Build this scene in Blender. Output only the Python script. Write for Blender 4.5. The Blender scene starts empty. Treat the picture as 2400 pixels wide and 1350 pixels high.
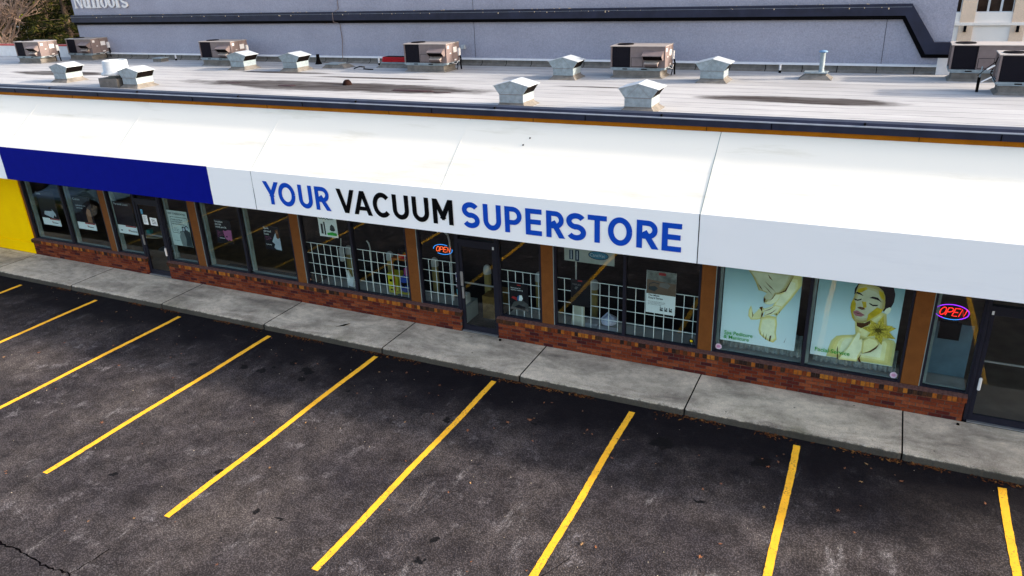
import bpy, bmesh, math, random
from mathutils import Vector, Matrix, noise
sc = bpy.context.scene
C = sc.collection
R = math.radians

# ---------------------------------------------------------------- camera
cd = bpy.data.cameras.new("camera")
cam = bpy.data.objects.new("camera", cd)
C.objects.link(cam)
cr, cu, cf = (0.9027971, 0.4283602, -0.0382748), (-0.1357949, 0.3683741, 0.9197066), (-0.4080651, 0.8251109, -0.3907362)
cam.matrix_world = Matrix(((cr[0], cu[0], -cf[0], 0.0), (cr[1], cu[1], -cf[1], 0.0),
                           (cr[2], cu[2], -cf[2], 7.158), (0, 0, 0, 1)))
cd.lens = 26.92
cd.sensor_width = 36.0
cd.clip_end = 2000
sc.camera = cam

# ---------------------------------------------------------------- light and exposure
SUN = Vector((2.75, 0.66, 1.0)).normalized()          # towards the sun
elev = math.asin(SUN.z)
w = bpy.data.worlds.new("World")
sc.world = w
w.use_nodes = True
nt = w.node_tree
bg = nt.nodes["Background"]
sky = nt.nodes.new("ShaderNodeTexSky")
sky.sky_type = 'NISHITA'
sky.sun_disc = False
sky.sun_elevation = elev
sky.sun_rotation = math.atan2(SUN.x, SUN.y)
sky.dust_density = 2.5
sky.ozone_density = 1.0
nt.links.new(sky.outputs[0], bg.inputs[0])
bg.inputs[1].default_value = 0.15
sd = bpy.data.lights.new("sun", 'SUN')
so = bpy.data.objects.new("sun", sd)
C.objects.link(so)
so.rotation_euler = SUN.to_track_quat('Z', 'Y').to_euler()
sd.energy = 2.0
sd.angle = R(2.0)
sd.color = (1.0, 0.95, 0.88)
sc.view_settings.view_transform = 'Standard'
sc.view_settings.look = 'None'
sc.view_settings.gamma = 1.0
sc.view_settings.exposure = 1.95
sc.view_settings.use_white_balance = True
sc.view_settings.white_balance_temperature = 7300
sc.view_settings.white_balance_tint = 12

# ---------------------------------------------------------------- helpers
def tag(o, label=None, cat=None, group=None, kind=None):
    if label: o['label'] = label
    if cat: o['category'] = cat
    if group: o['group'] = group
    if kind: o['kind'] = kind
    return o

def empty(name, loc, label=None, cat=None, group=None, kind=None, rz=0.0):
    o = bpy.data.objects.new(name, None)
    C.objects.link(o)
    o.location = loc
    o.rotation_euler = (0, 0, rz)
    return tag(o, label, cat, group, kind)

class MB:
    def __init__(s, off=(0, 0, 0)):
        s.v = []; s.f = []; s.m = []; s.off = off; s.sm = set()
    def add(s, vs, fs, m=0, smooth=False):
        n = len(s.v)
        s.v += [(a[0] - s.off[0], a[1] - s.off[1], a[2] - s.off[2]) for a in vs]
        for f in fs:
            if smooth: s.sm.add(len(s.f))
            s.f.append([n + i for i in f]); s.m.append(m)
        return s
    def box(s, x0, x1, y0, y1, z0, z1, m=0):
        vs = [(x0, y0, z0), (x1, y0, z0), (x1, y1, z0), (x0, y1, z0), (x0, y0, z1), (x1, y0, z1), (x1, y1, z1), (x0, y1, z1)]
        return s.add(vs, [(0, 3, 2, 1), (4, 5, 6, 7), (0, 1, 5, 4), (1, 2, 6, 5), (2, 3, 7, 6), (3, 0, 4, 7)], m)
    def frus(s, b, t, z0, z1, m=0):
        vs = [(b[0], b[2], z0), (b[1], b[2], z0), (b[1], b[3], z0), (b[0], b[3], z0), (t[0], t[2], z1), (t[1], t[2], z1), (t[1], t[3], z1), (t[0], t[3], z1)]
        return s.add(vs, [(0, 3, 2, 1), (4, 5, 6, 7), (0, 1, 5, 4), (1, 2, 6, 5), (2, 3, 7, 6), (3, 0, 4, 7)], m)
    def prismx(s, prof, x0, x1, m=0):          # prof: (y,z) loop
        n = len(prof)
        vs = [(x0, y, z) for y, z in prof] + [(x1, y, z) for y, z in prof]
        fs = [(i, (i + 1) % n, n + (i + 1) % n, n + i) for i in range(n)]
        return s.add(vs, fs + [tuple(range(n))[::-1], tuple(range(n, 2 * n))], m)
    def prismy(s, prof, y0, y1, m=0):          # prof: (x,z) loop
        n = len(prof)
        vs = [(x, y0, z) for x, z in prof] + [(x, y1, z) for x, z in prof]
        fs = [(i, (i + 1) % n, n + (i + 1) % n, n + i) for i in range(n)]
        return s.add(vs, fs + [tuple(range(n))[::-1], tuple(range(n, 2 * n))], m)
    def cyl(s, cx, cy, z0, z1, r0, r1=None, n=20, m=0):
        r1 = r0 if r1 is None else r1
        vs = [(cx + r0 * math.cos(i * 2 * math.pi / n), cy + r0 * math.sin(i * 2 * math.pi / n), z0) for i in range(n)]
        vs += [(cx + r1 * math.cos(i * 2 * math.pi / n), cy + r1 * math.sin(i * 2 * math.pi / n), z1) for i in range(n)]
        s.add(vs, [(i, (i + 1) % n, n + (i + 1) % n, n + i) for i in range(n)], m, True)
        return s.add(vs, [tuple(range(n))[::-1], tuple(range(n, 2 * n))], m)
    def lathe(s, cx, cy, prof, n=20, m=0):
        vs = []
        for r, z in prof:
            vs += [(cx + r * math.cos(i * 2 * math.pi / n), cy + r * math.sin(i * 2 * math.pi / n), z) for i in range(n)]
        fs = []
        for k in range(len(prof) - 1):
            fs += [(k * n + i, k * n + (i + 1) % n, (k + 1) * n + (i + 1) % n, (k + 1) * n + i) for i in range(n)]
        return s.add(vs, fs, m, True)
    def tube(s, pts, r, n=6, m=0, closed=False, cap=True):
        P = [Vector(p) for p in pts]; N = len(P)
        rr = r if isinstance(r, (list, tuple)) else [r] * N
        vs = []; up = None
        for i, p in enumerate(P):
            if closed: d = P[(i + 1) % N] - P[i - 1]
            else: d = P[min(i + 1, N - 1)] - P[max(i - 1, 0)]
            d.normalize()
            if up is None:
                up = Vector((0, 0, 1)) if abs(d.z) < .9 else Vector((0, 1, 0))
            a = d.cross(up)
            if a.length < 1e-5: a = d.orthogonal()
            a.normalize(); b = a.cross(d).normalized(); up = b
            for k in range(n):
                t = 2 * math.pi * k / n
                q = p + (a * math.cos(t) + b * math.sin(t)) * rr[i]
                vs.append(tuple(q))
        fs = []
        for i in range(N if closed else N - 1):
            j = (i + 1) % N
            fs += [(i * n + k, i * n + (k + 1) % n, j * n + (k + 1) % n, j * n + k) for k in range(n)]
        s.add(vs, fs, m, True)
        if not closed and cap:
            s.add(vs[:n], [tuple(range(n))[::-1]], m); s.add(vs[-n:], [tuple(range(n))], m)
        return s
    def poly(s, pts, y, m=0):                  # (x,z) polygon facing -y
        if sum(pts[i][0] * pts[(i + 1) % len(pts)][1] - pts[(i + 1) % len(pts)][0] * pts[i][1] for i in range(len(pts))) < 0:
            pts = pts[::-1]
        return s.add([(x, y, z) for x, z in pts], [tuple(range(len(pts)))], m)
    def build(s, name, mats, parent=None, bevel=0.0, tri=False):
        me = bpy.data.meshes.new(name)
        me.from_pydata(s.v, [], s.f)
        if not isinstance(mats, (list, tuple)): mats = [mats]
        for m in mats: me.materials.append(m)
        for i, p in enumerate(me.polygons):
            p.material_index = s.m[i]
            if i in s.sm: p.use_smooth = True
        if bevel or tri:
            bm = bmesh.new(); bm.from_mesh(me)
            if bevel:
                bmesh.ops.remove_doubles(bm, verts=bm.verts, dist=1e-5)
                ed = [e for e in bm.edges if len(e.link_faces) == 2 and e.calc_face_angle(0) > .5]
                bmesh.ops.bevel(bm, geom=ed, offset=bevel, segments=1, affect='EDGES', clamp_overlap=True)
            if tri: bmesh.ops.triangulate(bm, faces=[f for f in bm.faces if len(f.verts) > 4])
            bm.to_mesh(me); bm.free()
        me.update()
        o = bpy.data.objects.new(name, me)
        C.objects.link(o)
        if parent: o.parent = parent
        return o

def copy_tree(o, loc=None, label=None, parent=None):
    c = o.copy(); C.objects.link(c)
    if parent is not None: c.parent = parent
    if loc: c.location = loc
    if label: c['label'] = label
    for ch in [q for q in bpy.data.objects if q.parent == o and q != c]:
        copy_tree(ch, parent=c)
    return c

# ---------------------------------------------------------------- materials
class NT:
    def __init__(s, name):
        s.mat = bpy.data.materials.new(name); s.mat.use_nodes = True
        s.t = s.mat.node_tree; s.b = s.t.nodes["Principled BSDF"]; s.geo = None
    def n(s, typ, **kw):
        nd = s.t.nodes.new(typ)
        for k, v in kw.items():
            if k.startswith('i_'): nd.inputs[int(k[2:])].default_value = v
            else: setattr(nd, k, v)
        return nd
    def l(s, a, b): s.t.links.new(a, b)
    def pos(s):
        if not s.geo: s.geo = s.n('ShaderNodeNewGeometry')
        return s.geo.outputs['Position']
    def math(s, op, a, b=None, c=None, clamp=False):
        nd = s.n('ShaderNodeMath', operation=op, use_clamp=clamp)
        for i, q in enumerate((a, b, c)):
            if q is None: continue
            if isinstance(q, (int, float)): nd.inputs[i].default_value = q
            else: s.l(q, nd.inputs[i])
        return nd.outputs[0]
    def mapped(s, scale=(1, 1, 1), vec=None, loc=(0, 0, 0)):
        m = s.n('ShaderNodeMapping'); m.inputs['Scale'].default_value = scale; m.inputs['Location'].default_value = loc
        s.l(vec if vec is not None else s.pos(), m.inputs[0]); return m.outputs[0]
    def noise(s, scale=5, detail=4, vec=None, rough=.5, mul=(1, 1, 1), loc=(0, 0, 0), dist=0):
        nd = s.n('ShaderNodeTexNoise'); nd.inputs['Scale'].default_value = scale; nd.inputs['Detail'].default_value = detail
        nd.inputs['Roughness'].default_value = rough; nd.inputs['Distortion'].default_value = dist
        s.l(s.mapped(mul, vec, loc), nd.inputs['Vector']); return nd.outputs[0]
    def ramp(s, fac, stops, interp='LINEAR'):
        r = s.n('ShaderNodeValToRGB'); r.color_ramp.interpolation = interp
        els = r.color_ramp.elements
        while len(els) < len(stops): els.new(0.5)
        for e, (p, c) in zip(els, stops):
            e.position = p
            e.color = (c, c, c, 1) if isinstance(c, (int, float)) else (c[0], c[1], c[2], 1)
        s.l(fac, r.inputs[0]); return r.outputs[0]
    def mix(s, fac, a, b, mode='MIX'):
        m = s.n('ShaderNodeMix', data_type='RGBA', blend_type=mode)
        for i, q in ((0, fac), (6, a), (7, b)):
            if isinstance(q, (int, float)): m.inputs[i].default_value = q if i == 0 else (q, q, q, 1)
            elif isinstance(q, tuple): m.inputs[i].default_value = (q[0], q[1], q[2], 1)
            else: s.l(q, m.inputs[i])
        return m.outputs[2]
    def bump(s, h, strength=.3, dist=.01):
        b = s.n('ShaderNodeBump'); b.inputs['Strength'].default_value = strength; b.inputs['Distance'].default_value = dist
        s.l(h, b.inputs['Height']); s.l(b.outputs[0], s.b.inputs['Normal'])
    def fin(s, col=None, rough=.7, metal=0.0, spec=.5):
        if col is not None:
            if isinstance(col, tuple): s.b.inputs['Base Color'].default_value = (col[0], col[1], col[2], 1)
            else: s.l(col, s.b.inputs['Base Color'])
        if isinstance(rough, (int, float)): s.b.inputs['Roughness'].default_value = rough
        else: s.l(rough, s.b.inputs['Roughness'])
        s.b.inputs['Metallic'].default_value = metal
        s.b.inputs['Specular IOR Level'].default_value = spec
        return s.mat

def mat(name, col, rough=.7, metal=0.0, var=.12, sc_=6.0, bump=0.0, spec=.14, fine=0.0):
    s = NT(name)
    f = s.noise(sc_, 5)
    lo = tuple(c * (1 - var) for c in col); hi = tuple(min(1, c * (1 + var)) for c in col)
    c = s.ramp(f, [(.3, lo), (.7, hi)])
    if fine:
        g = s.noise(120, 2)
        c = s.mix(1.0, c, s.ramp(g, [(.3, 1 - fine), (.7, 1 + fine * .6)]), 'MULTIPLY')
    if bump: s.bump(s.noise(90, 3), bump, .004)
    return s.fin(c, rough, metal, spec)

def emis(name, col, st):
    s = NT(name)
    s.b.inputs['Emission Color'].default_value = (*col, 1)
    s.b.inputs['Emission Strength'].default_value = st
    s.b.inputs['Base Color'].default_value = (col[0] * .3, col[1] * .3, col[2] * .3, 1)
    return s.mat

def m_asphalt():
    s = NT('asphalt')
    big = s.noise(.55, 5, rough=.6)
    mid = s.noise(2.6, 6, rough=.65, loc=(3, 7, 0))
    c = s.ramp(big, [(.28, (.026, .023, .028)), (.48, (.052, .045, .047)), (.75, (.098, .083, .078))])
    c = s.mix(1.0, c, s.ramp(mid, [(.25, .42), (.52, 1.0), (.8, 1.75)]), 'MULTIPLY')
    # scuffed pale streaks that run with the bays
    st = s.noise(1.0, 7, mul=(3.2, .75, 1), rough=.72, loc=(11, 4, 0))
    brk = s.noise(1.7, 4, loc=(0, 31, 0))
    m = s.math('MULTIPLY', s.ramp(st, [(.56, 0.0), (.74, 1.0)]), s.ramp(brk, [(.46, 0.0), (.66, 1.0)]))
    c = s.mix(s.math('MULTIPLY', m, .95), c, (.30, .28, .285))
    # blotchy pale bloom
    bl = s.math('MULTIPLY', s.ramp(s.noise(2.2, 8, rough=.75, loc=(40, 2, 0)), [(.55, 0.0), (.72, 1.0)]), s.ramp(s.noise(.5, 2, loc=(5, 90, 0)), [(.42, 0.0), (.58, .8)]))
    c = s.mix(bl, c, (.23, .21, .22))
    # aggregate
    ag = s.n('ShaderNodeTexVoronoi'); ag.inputs['Scale'].default_value = 42; s.l(s.pos(), ag.inputs['Vector'])
    agc = s.ramp(ag.outputs['Distance'], [(.15, 1.42), (.6, .55)])
    c = s.mix(1.0, c, agc, 'MULTIPLY')
    fi = s.noise(75, 3, rough=.7)
    c = s.mix(1.0, c, s.ramp(fi, [(.3, .45), (.5, .95), (.72, 2.1)]), 'MULTIPLY')
    # drip stains and the building's shade, both painted dark towards the kerb
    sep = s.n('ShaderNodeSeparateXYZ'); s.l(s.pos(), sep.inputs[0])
    kerb_dark = s.math('ADD', sep.outputs[1], s.math('MULTIPLY', s.math('SUBTRACT', s.noise(.9, 5, rough=.6, loc=(7, 1, 0)), .5), 2.6))
    c = s.mix(s.ramp(s.math('DIVIDE', s.math('SUBTRACT', kerb_dark, 8.9), 1.6), [(.0, 0.0), (1.0, .93)]), c, (.004, .0035, .0055))
    # oil spots
    sp = s.n('ShaderNodeTexVoronoi'); sp.inputs['Scale'].default_value = .62
    wv = s.n('ShaderNodeVectorMath', operation='ADD'); s.l(s.pos(), wv.inputs[0])
    nz = s.n('ShaderNodeTexNoise'); nz.inputs['Scale'].default_value = 7; s.l(s.pos(), nz.inputs['Vector'])
    sc2 = s.n('ShaderNodeVectorMath', operation='SCALE'); s.l(nz.outputs['Color'], sc2.inputs[0]); sc2.inputs['Scale'].default_value = .28
    s.l(sc2.outputs[0], wv.inputs[1]); s.l(wv.outputs[0], sp.inputs['Vector'])
    spm = s.ramp(sp.outputs['Distance'], [(.04, 1.0), (.085, 0.0)])
    c = s.mix(s.math('MULTIPLY', spm, .85), c, (.012, .011, .013))
    wp = s.n('ShaderNodeSeparateXYZ'); s.l(wv.outputs[0], wp.inputs[0])
    for ox, oy, orr in ((-2.37, 10.37, .20), (-.83, 10.42, .17), (-9.79, 10.32, .10), (-9.32, 10.13, .17), (-9.21, 9.82, .10), (-10.64, 9.8, .12), (-10.19, 9.79, .13), (-8.12, 9.83, .07), (-5.92, 9.63, .11), (-10.05, 10.02, .06), (-1.5, 9.15, .08), (-10.03, 6.31, .06), (-7.26, 6.52, .08), (-6.88, 6.5, .05), (-4.6, 6.99, .08), (-4.55, 6.6, .06), (-8.5, 7.0, .10), (-4.47, 10.1, .06)):
        dx = s.math('SUBTRACT', wp.outputs[0], ox); dy = s.math('MULTIPLY', s.math('SUBTRACT', wp.outputs[1], oy), 1.25)
        dd = s.math('DIVIDE', s.math('SQRT', s.math('ADD', s.math('MULTIPLY', dx, dx), s.math('MULTIPLY', dy, dy))), orr)
        c = s.mix(s.ramp(dd, [(.75, .92), (1.0, 0.0)]), c, (.004, .004, .005))
    sp2 = s.n('ShaderNodeTexVoronoi'); sp2.inputs['Scale'].default_value = 2.3
    s.l(wv.outputs[0], sp2.inputs['Vector'])
    c = s.mix(s.math('MULTIPLY', s.ramp(sp2.outputs['Distance'], [(.05, 1.0), (.1, 0.0)]), .7), c, (.014, .012, .014))
    h = s.math('ADD', s.math('MULTIPLY', ag.outputs['Distance'], -.7), fi)
    s.bump(h, .55, .012)
    return s.fin(c, s.ramp(mid, [(.3, .97), (.7, .88)]), 0, .08)

def m_concrete(name, base, dark, spk=True):
    s = NT(name)
    a = s.noise(1.1, 6, rough=.62, mul=(.7, 1.6, 1), dist=.6)
    c = s.ramp(a, [(.3, dark), (.46, tuple((x + y) / 2 for x, y in zip(base, dark))), (.62, base)])
    b = s.noise(6, 5, rough=.7)
    c = s.mix(1.0, c, s.ramp(b, [(.3, .74), (.6, 1.08)]), 'MULTIPLY')
    if spk:
        sep = s.n('ShaderNodeSeparateXYZ'); s.l(s.pos(), sep.inputs[0])
        edge = s.math('SUBTRACT', 1.0, s.math('MULTIPLY', s.math('SUBTRACT', sep.outputs[1], 11.14), 1.6), clamp=True)
        g = s.noise(60, 2, rough=.8)
        sp = s.math('MULTIPLY', s.ramp(g, [(.57, 0.0), (.64, 1.0)]), edge)
        c = s.mix(s.math('MULTIPLY', sp, .75), c, (.05, .045, .035))
        lt = s.math('MULTIPLY', s.ramp(s.noise(48, 2, loc=(9, 9, 9)), [(.6, 0.0), (.68, 1.0)]), edge)
        c = s.mix(s.math('MULTIPLY', lt, .5), c, (.55, .52, .46))
        mo = s.math('MULTIPLY', s.ramp(s.noise(.8, 3, loc=(50, 0, 0)), [(.52, 0.0), (.66, .55)]), edge)
        c = s.mix(mo, c, (.085, .085, .04))
        # small chewing gum / dirt dots
        vo = s.n('ShaderNodeTexVoronoi'); vo.inputs['Scale'].default_value = 2.4; s.l(s.pos(), vo.inputs['Vector'])
        c = s.mix(s.ramp(vo.outputs['Distance'], [(.03, .8), (.05, 0.0)]), c, (.05, .05, .045))
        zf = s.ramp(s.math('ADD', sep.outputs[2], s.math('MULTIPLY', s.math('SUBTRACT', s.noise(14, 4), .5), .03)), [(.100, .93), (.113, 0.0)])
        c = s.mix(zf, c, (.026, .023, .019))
    f = s.noise(140, 2)
    c = s.mix(1.0, c, s.ramp(f, [(.3, .70), (.7, 1.24)]), 'MULTIPLY')
    s.bump(f, .25, .004)
    return s.fin(c, .88, 0, .25)

def m_island(name, stops, rough=.85, sat=.25):
    s = NT(name)
    g = s.n('ShaderNodeNewGeometry')
    c = s.ramp(g.outputs['Random Per Island'], stops, 'CONSTANT')
    f = s.noise(28, 4, rough=.7)
    c = s.mix(1.0, c, s.ramp(f, [(.25, 1 - sat * 1.6), (.7, 1 + sat)]), 'MULTIPLY')
    s.bump(f, .5, .004)
    return s.fin(c, rough, 0, .06)

def m_roof():
    s = NT('roof_membrane')
    sep = s.n('ShaderNodeSeparateXYZ'); s.l(s.pos(), sep.inputs[0])
    a = s.noise(.35, 5, mul=(.35, 1.3, 1), rough=.6)
    c = s.ramp(a, [(.3, (.30, .303, .313)), (.55, (.37, .373, .383)), (.75, (.42, .42, .424))])
    c = s.mix(1.0, c, s.ramp(s.noise(1.3, 6, mul=(.35, 1.4, 1), loc=(4, 4, 0), rough=.7), [(.3, .84), (.6, 1.04)]), 'MULTIPLY')
    # lap seams every 0.95 m and short end laps
    fy = s.math('FRACT', s.math('ADD', s.math('DIVIDE', sep.outputs[1], .62), s.math('MULTIPLY', s.noise(.8, 2), .10)))
    seam = s.math('LESS_THAN', fy, .06)
    c = s.mix(s.math('MULTIPLY', seam, s.ramp(s.noise(1.5, 3), [(.3, .25), (.6, .95)])), c, (.10, .095, .10))
    # ponding stains
    wx = s.math('MULTIPLY', s.math('SUBTRACT', s.noise(.9, 5, rough=.65, mul=(.5, 1.2, 1)), .5), 1.1)
    tot = None
    for cx, cy, rx, ry in ((-2.0, 20.7, 2.7, .62), (-16.2, 20.35, 6.6, .95), (-30.6, 21.2, 3.2, .6), (-20.5, 23.0, 2.6, .25), (-16.0, 22.3, 3.0, .2), (-8.0, 21.8, 1.2, .1)):
        ex = s.math('POWER', s.math('DIVIDE', s.math('SUBTRACT', sep.outputs[0], cx), rx), 2.0)
        ey = s.math('POWER', s.math('DIVIDE', s.math('SUBTRACT', sep.outputs[1], cy), ry), 2.0)
        d = s.math('ADD', s.math('SQRT', s.math('ADD', ex, ey)), wx)
        mk = s.ramp(d, [(.72, 1.0), (1.0, 0.0)])
        tot = mk if tot is None else s.math('MAXIMUM', tot, mk)
    inner = s.ramp(s.noise(1.1, 6, mul=(.35, 2.4, 1), rough=.7, loc=(0, 5, 0)), [(.40, 1.0), (.60, .80)])
    tm = s.math('MULTIPLY', tot, inner)
    c = s.mix(tm, c, (.030, .023, .022))
    f = s.noise(60, 2)
    c = s.mix(1.0, c, s.ramp(f, [(.3, .86), (.7, 1.1)]), 'MULTIPLY')
    s.bump(f, .2, .004)
    return s.fin(c, .85, 0, .12)

def m_stucco(name, col, var=.1):
    s = NT(name)
    c = s.ramp(s.noise(.5, 6, rough=.6), [(.3, tuple(x * (1 - var) for x in col)), (.7, tuple(x * (1 + var) for x in col))])
    f = s.noise(26, 4, rough=.8)
    c = s.mix(1.0, c, s.ramp(f, [(.32, .80), (.5, 1.0), (.68, 1.2)]), 'MULTIPLY')
    s.bump(f, .7, .02)
    return s.fin(c, .9, 0, .2)

def m_canvas(name, col, stain=(.62, .57, .42), amt=.6):
    s = NT(name)
    st = s.noise(1.0, 7, mul=(.35, 2.6, 2.6), rough=.7)
    c = s.mix(s.ramp(st, [(.55, 0.0), (.75, amt)]), col, stain)
    cr_ = s.noise(2.3, 3, mul=(1, 1, 1), dist=.8)
    s.bump(cr_, .10, .03)
    return s.fin(c, .7, 0, .1)

def m_paint(name, col):
    s = NT(name)
    f = s.noise(34, 5, rough=.75)
    g = s.noise(3, 4, rough=.7)
    k = s.ramp(s.math('ADD', f, s.math('MULTIPLY', g, .45)), [(.57, 1.0), (.64, 0.0)])
    c = s.ramp(s.noise(5, 4), [(.3, tuple(x * .82 for x in col)), (.7, col)])
    c = s.mix(s.math('MULTIPLY', k, .85), c, (.09, .075, .05))
    sp = s.n('ShaderNodeTexVoronoi'); sp.inputs['Scale'].default_value = 9; s.l(s.pos(), sp.inputs['Vector'])
    c = s.mix(s.ramp(sp.outputs['Distance'], [(.1, .7), (.15, 0.0)]), c, (.12, .09, .04))
    s.bump(f, .4, .006)
    return s.fin(c, .75, 0, .2)

def m_glass():
    s = NT('window_glass')
    t = s.t
    t.nodes.remove(s.b)
    out = [n for n in t.nodes if n.type == 'OUTPUT_MATERIAL'][0]
    tr = s.n('ShaderNodeBsdfTransparent'); tr.inputs[0].default_value = (.90, .95, .95, 1)
    gl = s.n('ShaderNodeBsdfGlossy'); gl.inputs[0].default_value = (.93, .97, 1, 1); gl.inputs['Roughness'].default_value = .012
    ge = s.n('ShaderNodeNewGeometry')
    dp = s.n('ShaderNodeVectorMath', operation='DOT_PRODUCT'); s.l(ge.outputs['Normal'], dp.inputs[0]); s.l(ge.outputs['Incoming'], dp.inputs[1])
    k = s.math('POWER', s.math('SUBTRACT', 1.0, s.math('ABSOLUTE', dp.outputs['Value'])), 5.0)
    k = s.math('ADD', s.math('MULTIPLY', k, .935), .07)
    k = s.math('MULTIPLY', k, s.math('SUBTRACT', 1.0, ge.outputs['Backfacing']))
    mx = s.n('ShaderNodeMixShader')
    s.l(k, mx.inputs[0]); s.l(tr.outputs[0], mx.inputs[1]); s.l(gl.outputs[0], mx.inputs[2])
    s.l(mx.outputs[0], out.inputs[0])
    return s.mat

M = {}
def setup_mats():
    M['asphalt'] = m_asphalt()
    M['concrete'] = m_concrete('sidewalk_concrete', (.66, .575, .465), (.22, .188, .155))
    M['gap'] = mat('joint_gap', (.010, .009, .006), 1.0, spec=.02)
    M['crack'] = mat('crack_tar', (.003, .0025, .003), 1.0, spec=.0)
    M['brick'] = m_island('red_brick', [(0, (.145, .030, .014)), (.3, (.185, .042, .018)), (.52, (.115, .021, .012)), (.68, (.215, .055, .024)), (.80, (.080, .016, .013)), (.93, (.055, .013, .014))])
    M['capbrick'] = m_island('cap_brick', [(0, (.30, .09, .018)), (.22, (.18, .040, .014)), (.38, (.055, .026, .016)), (.55, (.34, .12, .022)), (.66, (.028, .016, .013)), (.80, (.15, .034, .013)), (.92, (.08, .032, .015))])
    M['captop'] = mat('weathered_brick_top', (.115, .058, .052), .9, var=.3, sc_=25, spec=.05)
    M['mortar'] = mat('mortar', (.085, .062, .052), .95, var=.25, sc_=20)
    M['brown'] = mat('brown_paint', (.165, .056, .014), .7, var=.1, fine=.25, spec=.12)
    M['ochre'] = mat('ochre_brown_band', (.36, .115, .006), .7, var=.12, fine=.15, spec=.08)
    M['navy'] = mat('navy_flashing', (.014, .017, .036), .55, var=.25, sc_=3, spec=.2)
    M['navyedge'] = mat('flashing_edge', (.16, .18, .22), .4)  # paler than the navy, carries the highlight of the flashing lip
    M['roof'] = m_roof()
    M['canvas'] = m_canvas('white_canopy_canvas', (.74, .70, .63), (.50, .455, .345))
    M['fascia'] = m_canvas('white_sign_vinyl', (.86, .86, .88), (.72, .72, .76), .3)
    M['fascia2'] = m_canvas('grey_white_vinyl', (.80, .80, .83), (.66, .66, .71), .4)
    M['blue'] = mat('royal_blue_vinyl', (.001, .006, .20), .6, var=.05, spec=.03)
    M['signblue'] = mat('sign_blue', (.001, .060, .43), .6, var=.04, spec=.03)
    M['black'] = mat('sign_black', (.002, .002, .003), .7, var=.05, spec=.05)
    M['yellowwall'] = mat('yellow_wall_paint', (1.0, .60, .004), .7, var=.05, sc_=2, fine=.08, spec=.05)
    M['frame'] = mat('dark_aluminium_frame', (.010, .010, .019), .5, 0, var=.15, spec=.2)
    M['trim'] = mat('grey_green_inner_trim', (.19, .24, .24), .6, var=.15)
    M['glass'] = m_glass()
    M['chrome'] = mat('brushed_metal', (.40, .41, .43), .35, .7)
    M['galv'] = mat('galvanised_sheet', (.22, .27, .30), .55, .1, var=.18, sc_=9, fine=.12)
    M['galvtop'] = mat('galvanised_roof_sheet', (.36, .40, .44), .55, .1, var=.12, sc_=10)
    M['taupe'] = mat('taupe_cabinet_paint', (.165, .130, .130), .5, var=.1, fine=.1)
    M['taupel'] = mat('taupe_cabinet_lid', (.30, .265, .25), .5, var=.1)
    M['coil'] = mat('condenser_coil', (.010, .009, .014), .8, var=.3, sc_=60, spec=.1)
    M['dark'] = mat('dark_opening', (.004, .003, .003), .95, spec=.05)
    M['felt'] = mat('curb_felt', (.15, .14, .13), .9, var=.25, sc_=5, fine=.25)
    M['stucco'] = m_stucco('grey_blue_stucco', (.265, .272, .342))
    M['white'] = mat('white_paint', (.60, .60, .62), .6, var=.06)
    M['paper'] = mat('white_paper', (.74, .78, .78), .7, var=.04)
    M['redcap'] = mat('red_coping', (.42, .05, .045), .5)
    M['red'] = mat('red_paint', (.45, .012, .02), .45)
    M['laneyellow'] = m_paint('yellow_lane_paint', (.90, .455, .03))
    M['wood'] = mat('wood_floor', (.16, .085, .035), .5, var=.3, sc_=4)
    M['tile'] = mat('tile_floor', (.20, .15, .12), .6, var=.2, sc_=3)
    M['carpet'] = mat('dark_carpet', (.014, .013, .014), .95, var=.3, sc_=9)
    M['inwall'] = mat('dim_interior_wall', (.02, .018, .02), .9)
    M['shelf'] = mat('grey_green_display_shelf', (.20, .245, .24), .7, var=.2, sc_=3)
    M['wire'] = mat('white_wire', (.80, .84, .83), .5, var=.04)
    M['boll'] = mat('dull_yellow_post', (.26, .20, .07), .6)
    M['bollcap'] = mat('grey_white_cap', (.42, .43, .42), .6)

setup_mats()
rnd = random.Random(7)
YW = 12.43            # brick face
KZ = 0.117            # sidewalk height

# ================================================================ ground, sidewalk, paint
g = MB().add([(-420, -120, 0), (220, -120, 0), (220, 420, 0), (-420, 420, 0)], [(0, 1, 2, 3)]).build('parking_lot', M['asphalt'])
tag(g, kind='structure')
def crack(pts, wd, name='crack'):
    b = MB(); L = []; Rr = []
    rc = random.Random(3)
    P = []
    for (a, c) in zip(pts[:-1], pts[1:]):
        n = max(2, int(math.dist(a, c) / .05))
        for i in range(n):
            t = i / n; P.append((a[0] + (c[0] - a[0]) * t + rc.uniform(-.018, .018), a[1] + (c[1] - a[1]) * t + rc.uniform(-.018, .018)))
    vs = []
    for i, p in enumerate(P):
        q = P[min(i + 1, len(P) - 1)]; o = P[max(i - 1, 0)]
        d = Vector((q[0] - o[0], q[1] - o[1])).normalized(); k = wd * rc.uniform(.35, 1.3)
        vs += [(p[0] - d.y * k, p[1] + d.x * k, .003), (p[0] + d.y * k, p[1] - d.x * k, .003)]
    b.add(vs, [(2 * i, 2 * i + 1, 2 * i + 3, 2 * i + 2) for i in range(len(P) - 1)])
    return b.build(name, M['crack'], g)
crack([(-10.8, 4.5), (-10.31, 4.44), (-9.75, 4.44), (-9.36, 4.38), (-8.83, 4.43), (-8.4, 4.1)], .013)
crack([(-8.83, 4.43), (-8.79, 4.6), (-8.77, 4.84), (-8.74, 5.0)], .009)
crack([(-3.3, 6.6), (-3.05, 6.95), (-2.9, 7.3)], .005)
crack([(-14.0, 9.1), (-13.2, 9.25), (-12.2, 9.6)], .004)
crack([(-4.2, 9.0), (-5.6, 8.0), (-6.3, 7.4)], .003)

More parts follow.
